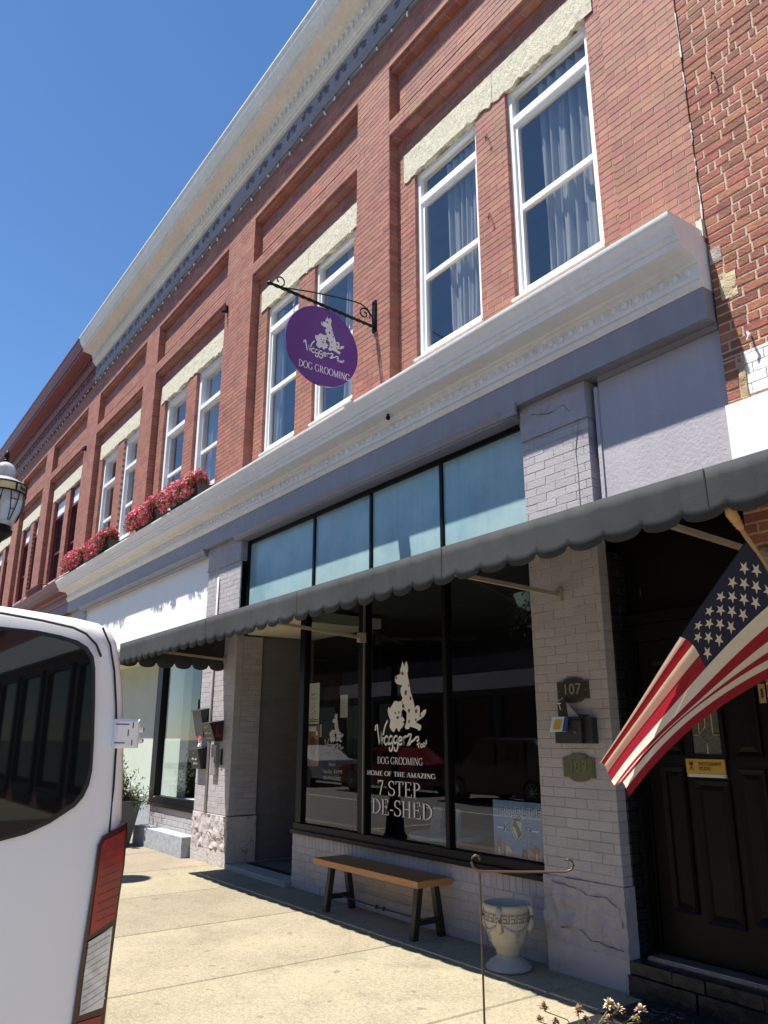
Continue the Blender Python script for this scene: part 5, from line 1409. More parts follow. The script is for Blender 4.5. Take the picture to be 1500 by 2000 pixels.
def sheet(name, cs, m, label=None, cat=None, p=None, th=0.002):
    n = (Vector(cs[1]) - Vector(cs[0])).cross(Vector(cs[2]) - Vector(cs[0])).normalized()
    o = MB().slab(cs, n, th).build(name, m, p)
    return tag(o, label, cat)
env = thing('envelope', (-4.12, -0.1, 1.66), 'white and blue envelope with yellow label tucked in the letter box', 'envelope')
wp, bp_, yp = mat('white_paper', (0.70, 0.72, 0.78), 0.6), mat('blue_paper', (0.02, 0.06, 0.30), 0.5), mat('yellow_sticker', (0.55, 0.38, 0.05), 0.6)
sheet('paper', [(-4.195, -0.125, 1.655), (-4.03, -0.125, 1.66), (-4.02, -0.105, 1.765), (-4.18, -0.105, 1.765)], wp, p=env)
sheet('blue_edge', [(-4.068, -0.128, 1.662), (-4.028, -0.128, 1.661), (-4.018, -0.108, 1.764), (-4.055, -0.108, 1.764)], bp_, p=env, th=0.003)
sheet('yellow_label', [(-4.158, -0.128, 1.672), (-4.088, -0.128, 1.674), (-4.078, -0.112, 1.745), (-4.143, -0.112, 1.745)], yp, p=env, th=0.003)
nw = thing('rolled_papers', (-4.06, -0.05, 1.76), 'rolled dark leaflets standing up out of the letter box', 'leaflets')
sheet('cover', [(-4.145, -0.075, 1.775), (-4.05, -0.075, 1.765), (-4.085, -0.055, 1.905), (-4.165, -0.055, 1.875)], mat('olive_black_cover', (0.035, 0.035, 0.025), 0.5), p=nw)
for q in range(5): sheet('page_edge', [(-4.045 + 0.017 * q, -0.07 + 0.004 * q, 1.765), (-4.030 + 0.017 * q, -0.07 + 0.004 * q, 1.765), (-4.112 + 0.011 * q, -0.05, 1.905 - 0.012 * q), (-4.124 + 0.011 * q, -0.05, 1.907 - 0.012 * q)], mat('page_edge_paper', (0.55 - 0.08 * (q % 2), 0.56 - 0.08 * (q % 2), 0.58 - 0.08 * (q % 2)), 0.6), p=nw, th=0.004)
text('lettering', 'T', 0.075, M['print_white'], (-4.115, -0.080, 1.84), '-y', nw, shear=-0.3)

def wall_box(label, x0, x1, z0, z1, d, taper, y0=0.0, lines=(), red=False):
    t = thing('letter_box', ((x0 + x1) / 2, y0, z0), label, 'letter box', 'black letter boxes on the left pier')
    MB().add([(x0 + taper, y0 - d * 0.55, z0), (x1 - taper, y0 - d * 0.55, z0), (x1 - taper, y0 - 0.001, z0), (x0 + taper, y0 - 0.001, z0), (x0, y0 - d, z1 - 0.03), (x1, y0 - d, z1 - 0.03), (x1, y0 - 0.001, z1), (x0, y0 - 0.001, z1)],
             [(0, 3, 2, 1), (4, 5, 6, 7), (0, 1, 5, 4), (1, 2, 6, 5), (2, 3, 7, 6), (3, 0, 4, 7)]).build('body', mbk, t)
    MB().add([(x0 - 0.012, y0 - d - 0.015, z1 - 0.03), (x1 + 0.012, y0 - d - 0.015, z1 - 0.03), (x1 + 0.012, y0 - 0.001, z1 + 0.008), (x0 - 0.012, y0 - 0.001, z1 + 0.008), (x0 - 0.012, y0 - d - 0.015, z1 - 0.018), (x1 + 0.012, y0 - d - 0.015, z1 - 0.018), (x1 + 0.012, y0 - 0.001, z1 + 0.02), (x0 - 0.012, y0 - 0.001, z1 + 0.02)],
             [(0, 3, 2, 1), (4, 5, 6, 7), (0, 1, 5, 4), (1, 2, 6, 5), (3, 0, 4, 7)]).build('lid', mbk, t)
    for (s, sz, zz) in lines:
        f = (zz - z0) / (z1 - 0.03 - z0); yy = y0 - d * (0.55 + 0.45 * f) - 0.004
        text('lettering', s, sz, M['print_white'], ((x0 + x1) / 2, yy, zz), '-y', t)
    if red:
        MB().slab([(x1 + 0.001, y0 - d * 0.55, z0 + 0.06), (x1 + 0.001, y0 - d * 0.2, z0 + 0.06), (x1 + 0.001, y0 - d * 0.2, z0 + 0.10), (x1 + 0.001, y0 - d * 0.42, z0 + 0.10), (x1 + 0.001, y0 - d * 0.42, z0 + 0.21), (x1 + 0.001, y0 - d * 0.55, z0 + 0.19)], (1, 0, 0), 0.006).build('flag_arm', mat('red_flag_plastic', (0.30, 0.01, 0.02), 0.4), t)
    return t
wall_box('tall black letter box, topmost of three on the left pier', -11.0, -10.70, 1.62, 2.0, 0.15, 0.02)
wall_box('black letter box lettered 107 Suite 100 with red side flag', -10.55, -10.24, 1.56, 1.82, 0.20, 0.01, lines=(('107', 0.075, 1.755), ('Suite 100', 0.055, 1.675), ('WAGGERZ', 0.04, 1.605)), red=True)
wall_box('lowest black letter box with white print on the left pier', -11.06, -10.72, 1.19, 1.47, 0.15, 0.02, lines=(('V', 0.05, 1.40), ('AR 20', 0.07, 1.33), ('SUITE 200', 0.035, 1.26)))
mr_ = thing('mail_bundle', (-10.82, -0.05, 1.5), 'small bundle of red and white mail between the left pier letter boxes', 'mail')
sheet('white_leaf', [(-10.86, -0.10, 1.49), (-10.81, -0.10, 1.49), (-10.80, -0.07, 1.60), (-10.85, -0.07, 1.60)], wp, p=mr_)
sheet('red_leaf', [(-10.87, -0.105, 1.58), (-10.80, -0.105, 1.57), (-10.78, -0.08, 1.63), (-10.85, -0.08, 1.65)], mat('red_leaflet', (0.45, 0.04, 0.03), 0.5), p=mr_)
cb = thing('meter_box', (-10.40, 0, 1.15), 'narrow grey metal utility box with latch on the left pier', 'utility box')
gm_ = mat('galvanised_steel', (0.30, 0.29, 0.27), 0.5, 0.15, 10, metal=0.5)
MB().bbox(-10.50, -10.34, -0.05, 0.0, 1.12, 1.52, 0.006).build('cover', gm_, cb)
box('latch', gm_, cb, -10.37, -10.35, -0.07, -0.05, 1.28, 1.36); box('lock', mat('black_lock', (0.02, 0.02, 0.02), 0.4), cb, -10.26, -10.22, -0.03, 0.0, 1.26, 1.46)
cdp = MB().tube([(-10.66, -0.02, 3.9), (-10.66, -0.02, 2.0), (-10.655, -0.02, 0.62)], 0.018, 8).build('conduit', M['lav'], smooth='all'); tag(cdp, 'vertical painted conduit pipe running down the left pier', 'conduit')

# ================================================================ studio plate on the door, posters in the window
yel = mat('amber_plate', (0.52, 0.30, 0.025), 0.4, 0.05)
sp_ = thing('door_plate', (-3.16, 0.26, 1.38), 'amber photography studio plate screwed to the black door', 'door plate')
box('plate', yel, sp_, -3.315, -3.03, 0.248, 0.262, 1.385, 1.478)
box('lip', mat('pale_plate_lip', (0.62, 0.60, 0.52), 0.4), sp_, -3.31, -3.028, 0.246, 0.262, 1.362, 1.383)
text('lettering', 'PHOTOGRAPHY', 0.031, M['print_black'], (-3.135, 0.2465, 1.446), '-y', sp_, 0.17, bold=0.0008); text('lettering', 'STUDIO', 0.031, M['print_black'], (-3.175, 0.2465, 1.416), '-y', sp_, 0.09, bold=0.0008)
ic = MB(); ic.poly([(-3.275 + 0.018 * math.cos(R(a)), 0.2465, 1.447 + 0.012 * math.sin(R(a))) for a in range(0, 360, 30)])
ic.box(-3.268, -3.262, 0.2462, 0.2465, 1.459, 1.468); ic.box(-3.287, -3.281, 0.2462, 0.2465, 1.458, 1.466)
for dx in (-0.016, 0, 0.016): ic.add([(-3.277, 0.2465, 1.437), (-3.273, 0.2465, 1.437), (-3.273 + dx, 0.2465, 1.402), (-3.277 + dx, 0.2465, 1.402)], [(0, 1, 2, 3)])
ic.build('camera_mark', M['print_black'], sp_)
for xx in (-3.30, -3.04): MB().tube([(xx, 0.246, 1.372), (xx, 0.241, 1.372)], 0.005, 8).build('screw', br_, sp_)

def poster(name, x0, x1, z0, z1, y, m, label):
    t = thing(name, ((x0 + x1) / 2, y, z0), label, 'poster')
    box('sheet', m, t, x0, x1, y, y + 0.003, z0, z1)
    return t
sky_p = mat('blue_cloud_print', (0.10, 0.15, 0.34), 0.4, 0.2, 9, col2=(0.22, 0.28, 0.46))
k9 = poster('poster', -5.115, -4.545, 0.69, 1.115, 0.135, sky_p, 'blue K 9 dog training poster low in the right shop pane')
out_m, in_m = mat('poster_pale_line', (0.66, 0.70, 0.80), 0.5), mat('poster_navy', (0.04, 0.06, 0.17), 0.5)
def outl(s, size, x, z, w_):
    text('lettering', s, size, out_m, (x, 0.1335, z), '-y', k9, w_, bold=size * 0.055); text('lettering', s, size, in_m, (x, 0.1327, z), '-y', k9, w_ * 0.985, bold=size * 0.012)
outl('BLUE LINE', 0.085, -4.80, 1.035, 0.46); outl('K', 0.09, -4.965, 0.905, 0.065); outl('9', 0.09, -4.715, 0.90, 0.062); outl('DOG TRAINING', 0.05, -4.81, 0.805, 0.34)
for xa, xb in ((-5.07, -5.00), (-4.675, -4.60)): box('rule', out_m, k9, xa, xb, 0.133, 0.1348, 0.898, 0.908)
sh_ = [(-0.068, 0.085), (-0.03, 0.10), (0.0, 0.092), (0.03, 0.10), (0.068, 0.085), (0.068, 0.0), (0.05, -0.055), (0.0, -0.105), (-0.05, -0.055), (-0.068, 0.0)]
for kk, (s_, m_) in enumerate(((1.0, out_m), (0.92, M['print_black']), (0.80, mat('badge_cream', (0.52, 0.50, 0.40), 0.5)))):
    MB().poly([(-4.84 + x * s_, 0.1330 - 0.0008 * kk, 0.915 + z * s_) for x, z in sh_]).build('badge', m_, k9)
MB().poly([(-4.84 + x, 0.1300, 0.915 + z) for x, z in ((-0.045, 0.03), (-0.03, 0.055), (-0.015, 0.06), (-0.005, 0.04), (0.03, -0.01), (0.045, -0.04), (0.01, -0.08), (-0.005, -0.03), (-0.02, 0.0), (-0.05, 0.01))]).build('badge_dog', mat('badge_olive', (0.10, 0.10, 0.04), 0.5), k9)
box('badge_band', in_m, k9, -4.885, -4.795, 0.1303, 0.131, 0.965, 0.985)
fur = [mat('fur_print_%d' % i, c_, 0.6, 0.2, 40) for i, c_ in enumerate(((0.30, 0.10, 0.03), (0.32, 0.22, 0.12), (0.55, 0.54, 0.50), (0.05, 0.045, 0.04), (0.38, 0.26, 0.16)))]
rg = random.Random(5)
for q, (x, hgt) in enumerate(((-5.06, 0.13), (-5.0, 0.10), (-4.95, 0.085), (-4.77, 0.075), (-4.70, 0.09), (-4.64, 0.11), (-4.58, 0.085))):
    m_ = fur[q % 5]
    MB().poly([(x + a * 0.5 + rg.uniform(-.004, .004), 0.1335 - 0.0004 * q, 0.692 + b * hgt) for a, b in ((-0.055, 0), (-0.06, 0.4), (-0.045, 0.75), (-0.04, 1.0), (-0.015, 0.85), (0.015, 0.85), (0.035, 1.0), (0.045, 0.7), (0.075, 0.55), (0.06, 0.35), (0.055, 0))]).build('dog_photo', m_, k9)
    MB().poly([(x + a * 0.5, 0.1303 - 0.0002 * q, 0.692 + b * hgt) for a, b in ((-0.01, 0.0), (0.0, 0.5), (0.03, 0.45), (0.04, 0.0))]).build('dog_photo', fur[(q + 2) % 5], k9)
pc = poster('poster', -8.19, -7.965, 1.765, 2.23, 0.135, mat('cream_flyer', (0.62, 0.56, 0.44), 0.6, 0.06, 5), 'tall cream flyer with dark script in the left shop pane')
text('lettering', "Barkin' in", 0.055, M['print_black'], (-8.078, 0.1345, 2.105), '-y', pc, 0.15); text('lettering', 'Biscuit', 0.055, M['print_black'], (-8.078, 0.1345, 2.055), '-y', pc, 0.12)
lm = MB(); rg = random.Random(9)
for q in range(24):
    z_ = 2.00 - q * 0.0092; w_ = rg.uniform(0.02, 0.09); x_ = -8.078 + rg.uniform(-0.05, 0.05)
    lm.box(x_ - w_ / 2, x_ + w_ / 2, 0.1335, 0.1349, z_, z_ + 0.003)
for q in range(16): lm.box(-8.175 + (q % 8) * 0.026, -8.160 + (q % 8) * 0.026, 0.1335, 0.1349, 1.785 - 0.0 + 0.022 * (q // 8), 1.799 + 0.022 * (q // 8))
lm.build('small_print', M['print_black'], pc)
po = poster('poster', -8.19, -7.96, 1.30, 1.752, 0.135, mat('orange_brown_photo', (0.42, 0.16, 0.03), 0.5, 0.4, 8, col2=(0.10, 0.035, 0.02)), 'orange and brown flyer under the cream one in the left pane')
box('title_strip', M['print_white'], po, -8.18, -8.02, 0.1338, 0.1348, 1.685, 1.735); text('lettering', 'CUSTOM', 0.05, M['print_brown'], (-8.10, 0.133, 1.71), '-y', po, 0.14)
MB().poly([(-8.08 + 0.075 * math.cos(R(a)) * (1 + 0.2 * math.sin(R(3 * a))), 0.1342, 1.50 + 0.13 * math.sin(R(a))) for a in range(0, 360, 20)]).build('dog_photo', mat('dark_brown_fur_print', (0.07, 0.03, 0.018), 0.6, 0.3, 30), po)
MB().poly([(-8.0 + 0.02 * math.cos(R(a)), 0.1338, 1.66 + 0.025 * math.sin(R(a))) for a in range(0, 360, 30)]).build('round_mark', M['print_white'], po)
pn = poster('notice', -7.51, -7.365, 1.825, 2.07, 0.135, mat('faded_notice_paper', (0.46, 0.45, 0.33), 0.7, 0.05, 5), 'small pale notice sheet high in the left shop pane')
nm = MB()
for q in range(7): nm.box(-7.49, -7.40 + rg.uniform(-0.02, 0.02), 0.1335, 0.1349, 2.03 - q * 0.028, 2.034 - q * 0.028)
nm.build('small_print', mat('grey_print', (0.15, 0.15, 0.12), 0.7), pn)
pl_ = poster('notice', -7.94, -7.90, 1.62, 1.76, 0.135, mat('grey_card', (0.30, 0.30, 0.29), 0.7), 'narrow grey card beside the orange flyer')

# table and things behind the glass
TB = thing('display_table', (-6.2, 0.75, 0.32), 'round pale-topped display table behind the shop glass', 'table')
MB().lathe([(0.40, 0.66), (0.42, 0.665), (0.42, 0.70), (0.40, 0.705), (0.001, 0.705)], (-6.35, 0.72, 0), 40).build('table_top', mat('pale_blue_top', (0.50, 0.58, 0.60), 0.5), TB, smooth=True)
MB().lathe([(0.22, 0.32), (0.24, 0.35), (0.12, 0.40), (0.10, 0.5), (0.05, 0.56), (0.05, 0.66)], (-6.35, 0.72, 0), 24).build('pedestal', M['black_paint'], TB, smooth=True)
for (x0, x1, m_, lab) in ((-6.45, -6.30, mat('grey_book_cover', (0.30, 0.33, 0.30), 0.5, 0.2, 20), 'greyish booklet leaning on the display table'), (-6.12, -6.05, mat('pale_blue_pack', (0.40, 0.55, 0.66), 0.5), 'slim pale blue pack standing on the display table')):
    bk_ = MB(); bk_.add([(x0, 0.52, 0.706), (x1, 0.52, 0.706), (x1, 0.58, 0.706), (x0, 0.58, 0.706), (x0, 0.57, 0.95), (x1, 0.57, 0.95), (x1, 0.60, 0.95), (x0, 0.60, 0.95)], [(0, 3, 2, 1), (4, 5, 6, 7), (0, 1, 5, 4), (1, 2, 6, 5), (2, 3, 7, 6), (3, 0, 4, 7)])
    tag(bk_.build('booklet', m_), lab, 'booklet')
sv = MB()
for z_ in (0.9, 1.3, 1.7): sv.box(-5.5, -4.3, 2.8, 3.1, z_, z_ + 0.03)
for x_ in (-5.5, -4.3): sv.box(x_ - 0.02, x_ + 0.02, 2.8, 3.1, 0.32, 1.9)
SV = thing('shelf_unit', (-4.9, 2.95, 0.32), 'dim snack shelf at the back of the shop', 'shelf')
sv.build('boards', mat('dull_shelf_wood', (0.12, 0.08, 0.05), 0.7), SV)
rg = random.Random(3)
for i in range(18):
    x_ = -5.42 + (i % 6) * 0.2; z_ = (0.93, 1.33, 1.73)[i // 6]
    box('pack', mat('pack_%d' % i, (rg.uniform(.1, .5), rg.uniform(.1, .4), rg.uniform(.1, .35)), 0.5), SV, x_, x_ + 0.13, 2.85, 3.0, z_, z_ + rg.uniform(0.15, 0.28))

HB = thing('hanging_basket', (-4.86, 0.45, 2.7), 'dim hanging fern basket behind the top of the right pane', 'hanging plant')
MB().lathe([(0.05, 2.72), (0.12, 2.76), (0.15, 2.84), (0.155, 2.86), (0.001, 2.86)], (-4.86, 0.45, 0), 20).build('basket', mat('pale_teal_basket', (0.30, 0.40, 0.42), 0.6), HB, smooth=True)
MB().tube([(-4.86, 0.45, 3.155), (-4.86, 0.45, 2.87)], 0.004, 5).build('hanger', M['black_metal'], HB)
hf = MB(); rg = random.Random(31)
for q in range(420):
    a, r_ = rg.uniform(0, 6.28), rg.uniform(0.05, 0.20)
    c0 = Vector((-4.86 + r_ * math.cos(a), 0.45 + r_ * math.sin(a), 2.88 - r_ * rg.uniform(0.1, 2.0)))
    dd = Vector((math.cos(a), math.sin(a), rg.uniform(-1.5, 0.3))).normalized(); s2 = dd.cross(Vector((0, 0, 1))).normalized()
    hf.add([c0, c0 + dd * 0.02 + s2 * 0.008, c0 + dd * 0.045, c0 + dd * 0.02 - s2 * 0.008], [(0, 1, 2, 3)])
o = hf.build('foliage', mat('fern_leaf', (0.10, 0.13, 0.09), 0.6, 0.3, 30), HB, fix=False); o['kind'] = 'stuff'
# ================================================================ mats, potted shrub
dm = mat('black_rubber_mat', (0.010, 0.011, 0.013), 0.55, 0.3, 20)
mt_ = thing('door_mat', (-2.9, -0.45, 0), 'black rubber mat with swirl relief before the studio step', 'mat')
MB().box(-3.57, -2.3, -0.88, -0.06, 0.003, 0.018).build('base', dm, mt_)
sw_ = MB(); rg = random.Random(8)
for q in range(60):
    cx, cy, r_ = rg.uniform(-3.48, -2.4), rg.uniform(-0.80, -0.14), rg.uniform(0.03, 0.075)
    a0 = rg.uniform(0, 6)
    sw_.tube([(cx + r_ * (1 - k / 14) * math.cos(a0 + k * 0.55), cy + r_ * (1 - k / 14) * math.sin(a0 + k * 0.55), 0.020) for k in range(10)], 0.006, 5)
o = sw_.build('swirls', mat('worn_rubber_relief', (0.03, 0.032, 0.036), 0.5), mt_); o['kind'] = 'stuff'
m2_ = thing('door_mat', (-9.2, 0.6, 0.06), 'dark bordered entrance mat inside the recessed entry', 'mat')
box('border', dm, m2_, -9.80, -8.45, 0.22, 1.10, 0.061, 0.068); box('field', mat('grey_mat_pile', (0.14, 0.13, 0.125), 0.95, 0.3, 40, 0.6), m2_, -9.70, -8.55, 0.31, 1.0, 0.0685, 0.073)

PT = thing('potted_shrub', (-12.95, -0.45, 0), 'bushy green shrub in a tall tapered grey pot left of the shops', 'potted plant')
px_, py_ = -12.98, -0.45
MB().add([(px_ + s * 0.16, py_ + t * 0.16, 0) for s, t in ((-1, -1), (1, -1), (1, 1), (-1, 1))] + [(px_ + s * 0.27, py_ + t * 0.27, 0.66) for s, t in ((-1, -1), (1, -1), (1, 1), (-1, 1))] + [(px_ + s * 0.24, py_ + t * 0.24, 0.66) for s, t in ((-1, -1), (1, -1), (1, 1), (-1, 1))] + [(px_ + s * 0.23, py_ + t * 0.23, 0.60) for s, t in ((-1, -1), (1, -1), (1, 1), (-1, 1))],
         [(3, 2, 1, 0)] + [(j, (j + 1) % 4, 4 + (j + 1) % 4, 4 + j) for j in range(4)] + [(4 + j, 4 + (j + 1) % 4, 8 + (j + 1) % 4, 8 + j) for j in range(4)] + [(8 + j, 8 + (j + 1) % 4, 12 + (j + 1) % 4, 12 + j) for j in range(4)] + [(12, 13, 14, 15)]).build('pot', mat('charcoal_fibre_pot', (0.075, 0.08, 0.085), 0.6, 0.1, 5), PT)
fo, tg = MB(), MB(); rg = random.Random(21)
for q in range(46):
    a, el = rg.uniform(0, 6.28), rg.uniform(0.15, 1.5)
    d = Vector((math.cos(a) * math.cos(el), math.sin(a) * math.cos(el), math.sin(el)))
    L = rg.uniform(0.35, 0.72) * (0.75 + 0.3 * math.sin(el))
    p0 = Vector((px_ + rg.uniform(-.1, .1), py_ + rg.uniform(-.1, .1), 0.60))
    p1 = p0 + d * L + Vector((0, 0, -0.08 * math.cos(el)))
    tg.tube([p0, p0 + d * L * 0.5 + Vector((0, 0, 0.02)), p1], [0.006, 0.004, 0.002], 5)
    for k in range(70):
        t_ = rg.uniform(0.2, 1.05)
        c0 = p0.lerp(p1, t_) + Vector((rg.gauss(0, 0.03), rg.gauss(0, 0.03), rg.gauss(0, 0.03)))
        dd = (d + Vector((rg.gauss(0, .7), rg.gauss(0, .7), rg.gauss(0, .7)))).normalized(); s2 = dd.cross(Vector((0.2, 0.1, 1))).normalized()
        l_ = rg.uniform(0.03, 0.06); fo.rv = rg.random()
        fo.add([c0, c0 + dd * l_ * 0.5 + s2 * l_ * 0.26, c0 + dd * l_, c0 + dd * l_ * 0.5 - s2 * l_ * 0.26], [(0, 1, 2, 3)])
tg.build('branches', mat('shrub_twig', (0.09, 0.06, 0.035), 0.8), PT)
o = fo.build('foliage', mat('shrub_leaf', (0.105, 0.125, 0.040), 0.6, 0.35, 25, rn=0.4, trans=0.2), PT, fix=False); o['kind'] = 'stuff'
# ================================================================ van
def van_paint():
    return mat('white_van_paint', (0.87, 0.87, 0.88), 0.28, 0.02, 1.0, coat=0.4, dirt=(0.68, 0.67, 0.66), dscale=3, dlo=0.62, dhi=0.95)
vp = van_paint()
vglass = bpy.data.materials.new('dark_privacy_glass'); vglass.use_nodes = True
q_ = vglass.node_tree.nodes['Principled BSDF']; q_.inputs['Base Color'].default_value = (0.006, 0.007, 0.008, 1); q_.inputs['Roughness'].default_value = 0.02; q_.inputs['Specular IOR Level'].default_value = 0.5
rubber = mat('black_rubber', (0.012, 0.012, 0.013), 0.6)
tyre_m = mat('tyre_rubber', (0.018, 0.018, 0.019), 0.8, 0.2, 20)
rim_m = mat('steel_rim', (0.45, 0.45, 0.46), 0.35, metal=0.7)
def wheel(p, x, y, r, w_, side):
    """tyre with a spoked rim facing side (+1 = +Y)"""
    t = MB(); n = 32
    prof_ = [(r * 0.66, -w_ / 2), (r * 0.93, -w_ / 2), (r, -w_ * 0.36), (r, w_ * 0.36), (r * 0.93, w_ / 2), (r * 0.66, w_ / 2)]
    vs = [(x + rr * math.cos(2 * math.pi * k / n), y + yy, p[1] + r + rr * math.sin(2 * math.pi * k / n)) for rr, yy in prof_ for k in range(n)]
    t.add(vs, [(i * n + k, i * n + (k + 1) % n, (i + 1) * n + (k + 1) % n, (i + 1) * n + k) for i in range(5) for k in range(n)] + [tuple(range(n)), tuple(5 * n + k for k in range(n))])
    ty = t.build('wheel', tyre_m, p[0], smooth=True)
    m = MB(); yo = y + side * w_ * 0.46
    for k in range(10):
        a = 2 * math.pi * k / 10
        c_, s_ = math.cos(a), math.sin(a)
        m.beam((x + 0.03 * c_, yo, p[1] + r + 0.03 * s_), (x + r * 0.64 * c_, yo + side * 0.012, p[1] + r + r * 0.64 * s_), 0.035, 0.02)
    m.tube([(x, yo - side * 0.01, p[1] + r), (x, yo + side * 0.025, p[1] + r)], 0.06, 14)
    for rr in (0.655,): m.tube([(x + r * rr * math.cos(2 * math.pi * k / 28), yo, p[1] + r + r * rr * math.sin(2 * math.pi * k / 28)) for k in range(29)], 0.015, 6)
    m.build('rim', rim_m, ty)

VN = thing('van', (-2.1, -4.85, -0.13), 'white panel van seen from behind at the left, rear door with dark window', 'van')
XR, YC = -2.10, -4.85
half = [(-4.10, 0.26), (-4.02, 0.28), (-3.995, 0.40), (-3.985, 0.8), (-3.987, 1.2), (-3.991, 1.42), (-3.998, 1.545), (-4.006, 1.645), (-4.022, 1.762), (-4.034, 1.82), (-4.047, 1.865), (-4.068, 1.896), (-4.10, 1.913), (-4.16, 1.922), (-4.30, 1.934), (-4.50, 1.945), (-4.85, 1.952)]
outl_ = half + [(2 * YC - y, z) for y, z in half[-2::-1]]
NO = len(outl_)
def sect(x, ins, top=9.9):
    r = []
    for y, z in outl_:
        zc = 1.0
        yy = YC + (y - YC) * (1 - ins / 0.86); zz = zc + (z - zc) * (1 - ins / 0.86)
        r.append((x, yy, min(zz, top + 0.02 * math.cos((yy - YC) * 1.8))))
    return r
secs = [sect(XR + 0.022, 0.60), sect(XR + 0.020, 0.35), sect(XR + 0.016, 0.16), sect(XR + 0.010, 0.07), sect(XR + 0.002, 0.030), sect(XR - 0.008, 0.013), sect(XR - 0.024, 0.003), sect(XR - 0.05, 0.0)]
secs += [sect(XR - d, i_, t_) for d, i_, t_ in ((0.5, 0, 9), (1.5, -0.004, 9), (2.6, 0, 9), (3.1, 0.01, 1.90), (3.5, 0.02, 1.62), (3.85, 0.03, 1.22), (4.2, 0.05, 1.08), (4.45, 0.09, 0.98), (4.52, 0.2, 0.90))]
v = MB(); k = 0
v.add([p for s_ in secs for p in s_], [(i * NO + j, i * NO + (j + 1) % NO, (i + 1) * NO + (j + 1) % NO, (i + 1) * NO + j) for i in range(len(secs) - 1) for j in range(NO)] + [tuple(range(NO)), tuple((len(secs) - 1) * NO + j for j in range(NO))])
v.build('body', vp, VN, smooth='all')
def mirror(pts): return [(2 * YC - y, z) for y, z in pts][::-1]
win = [(-4.80, 1.870), (-4.55, 1.872), (-4.341, 1.868), (-4.271, 1.865), (-4.215, 1.857), (-4.172, 1.847), (-4.145, 1.832), (-4.128, 1.810), (-4.121, 1.78), (-4.113, 1.70), (-4.106, 1.62), (-4.103, 1.55), (-4.107, 1.515), (-4.118, 1.487), (-4.135, 1.466), (-4.19, 1.431), (-4.24, 1.410), (-4.33, 1.388), (-4.55, 1.375), (-4.80, 1.370)]
def grow(pts, g):
    cy = sum(p[0] for p in pts) / len(pts); cz = sum(p[1] for p in pts) / len(pts)
    return [(y + (g if y > cy else -g), z + (g if z > cz else -g)) for y, z in pts]
for wv in (win, mirror(win)):
    rw = MB().slab([(XR + 0.0, y, z) for y, z in grow(wv, 0.009)], (1, 0, 0), 0.026).build('rear_window', rubber, VN)
    MB().slab([(XR + 0.01, y, z) for y, z in wv], (1, 0, 0), 0.019).build('pane', vglass, rw)
seam = [(-4.098, 1.896), (-4.074, 1.852), (-4.057, 1.787), (-4.044, 1.70), (-4.034, 1.606), (-4.031, 1.494), (-4.031, 1.40), (-4.036, 1.1), (-4.045, 0.72)]
for s_ in (seam, [(2 * YC - y, z) for y, z in seam]):
    MB().tube([(XR + 0.0052, y, z) for i, (y, z) in enumerate(s_)], 0.0028, 5).build('door_seam', rubber, VN)
MB().tube([(XR + 0.022, YC, 1.93), (XR + 0.024, YC, 0.62)], 0.004, 5).build('door_seam', rubber, VN)
gut = [(-4.85, 1.918), (-4.50, 1.917), (-4.347, 1.911), (-4.251, 1.901), (-4.174, 1.889), (-4.141, 1.876), (-4.112, 1.850), (-4.097, 1.82)]
MB().tube([(XR + 0.013, y, z) for y, z in gut], 0.0032, 5).build('roof_seam', rubber, VN)
MB().tube([(XR + 0.013, 2 * YC - y, z) for y, z in gut], 0.0032, 5).build('roof_seam', rubber, VN)
tl = [(-3.992, 1.413), (-3.990, 1.395), (-3.990, 1.311), (-3.996, 1.231), (-4.002, 1.097), (-4.006, 0.958), (-4.01, 0.86), (-4.085, 0.86), (-4.081, 0.969), (-4.076, 1.085), (-4.069, 1.193), (-4.063, 1.283), (-4.060, 1.362), (-4.050, 1.384)]
red_l = mat('red_lens', (0.40, 0.008, 0.012), 0.08, 0.45, 16, col2=(0.16, 0.003, 0.006), coat=0.6)
dkred = mat('deep_red_lens', (0.045, 0.002, 0.003), 0.1, 0.2, 30, coat=0.5)
clr = mat('clear_ribbed_lens', (0.58, 0.60, 0.62), 0.12, 0.3, 25, metal=0.4, coat=0.6)
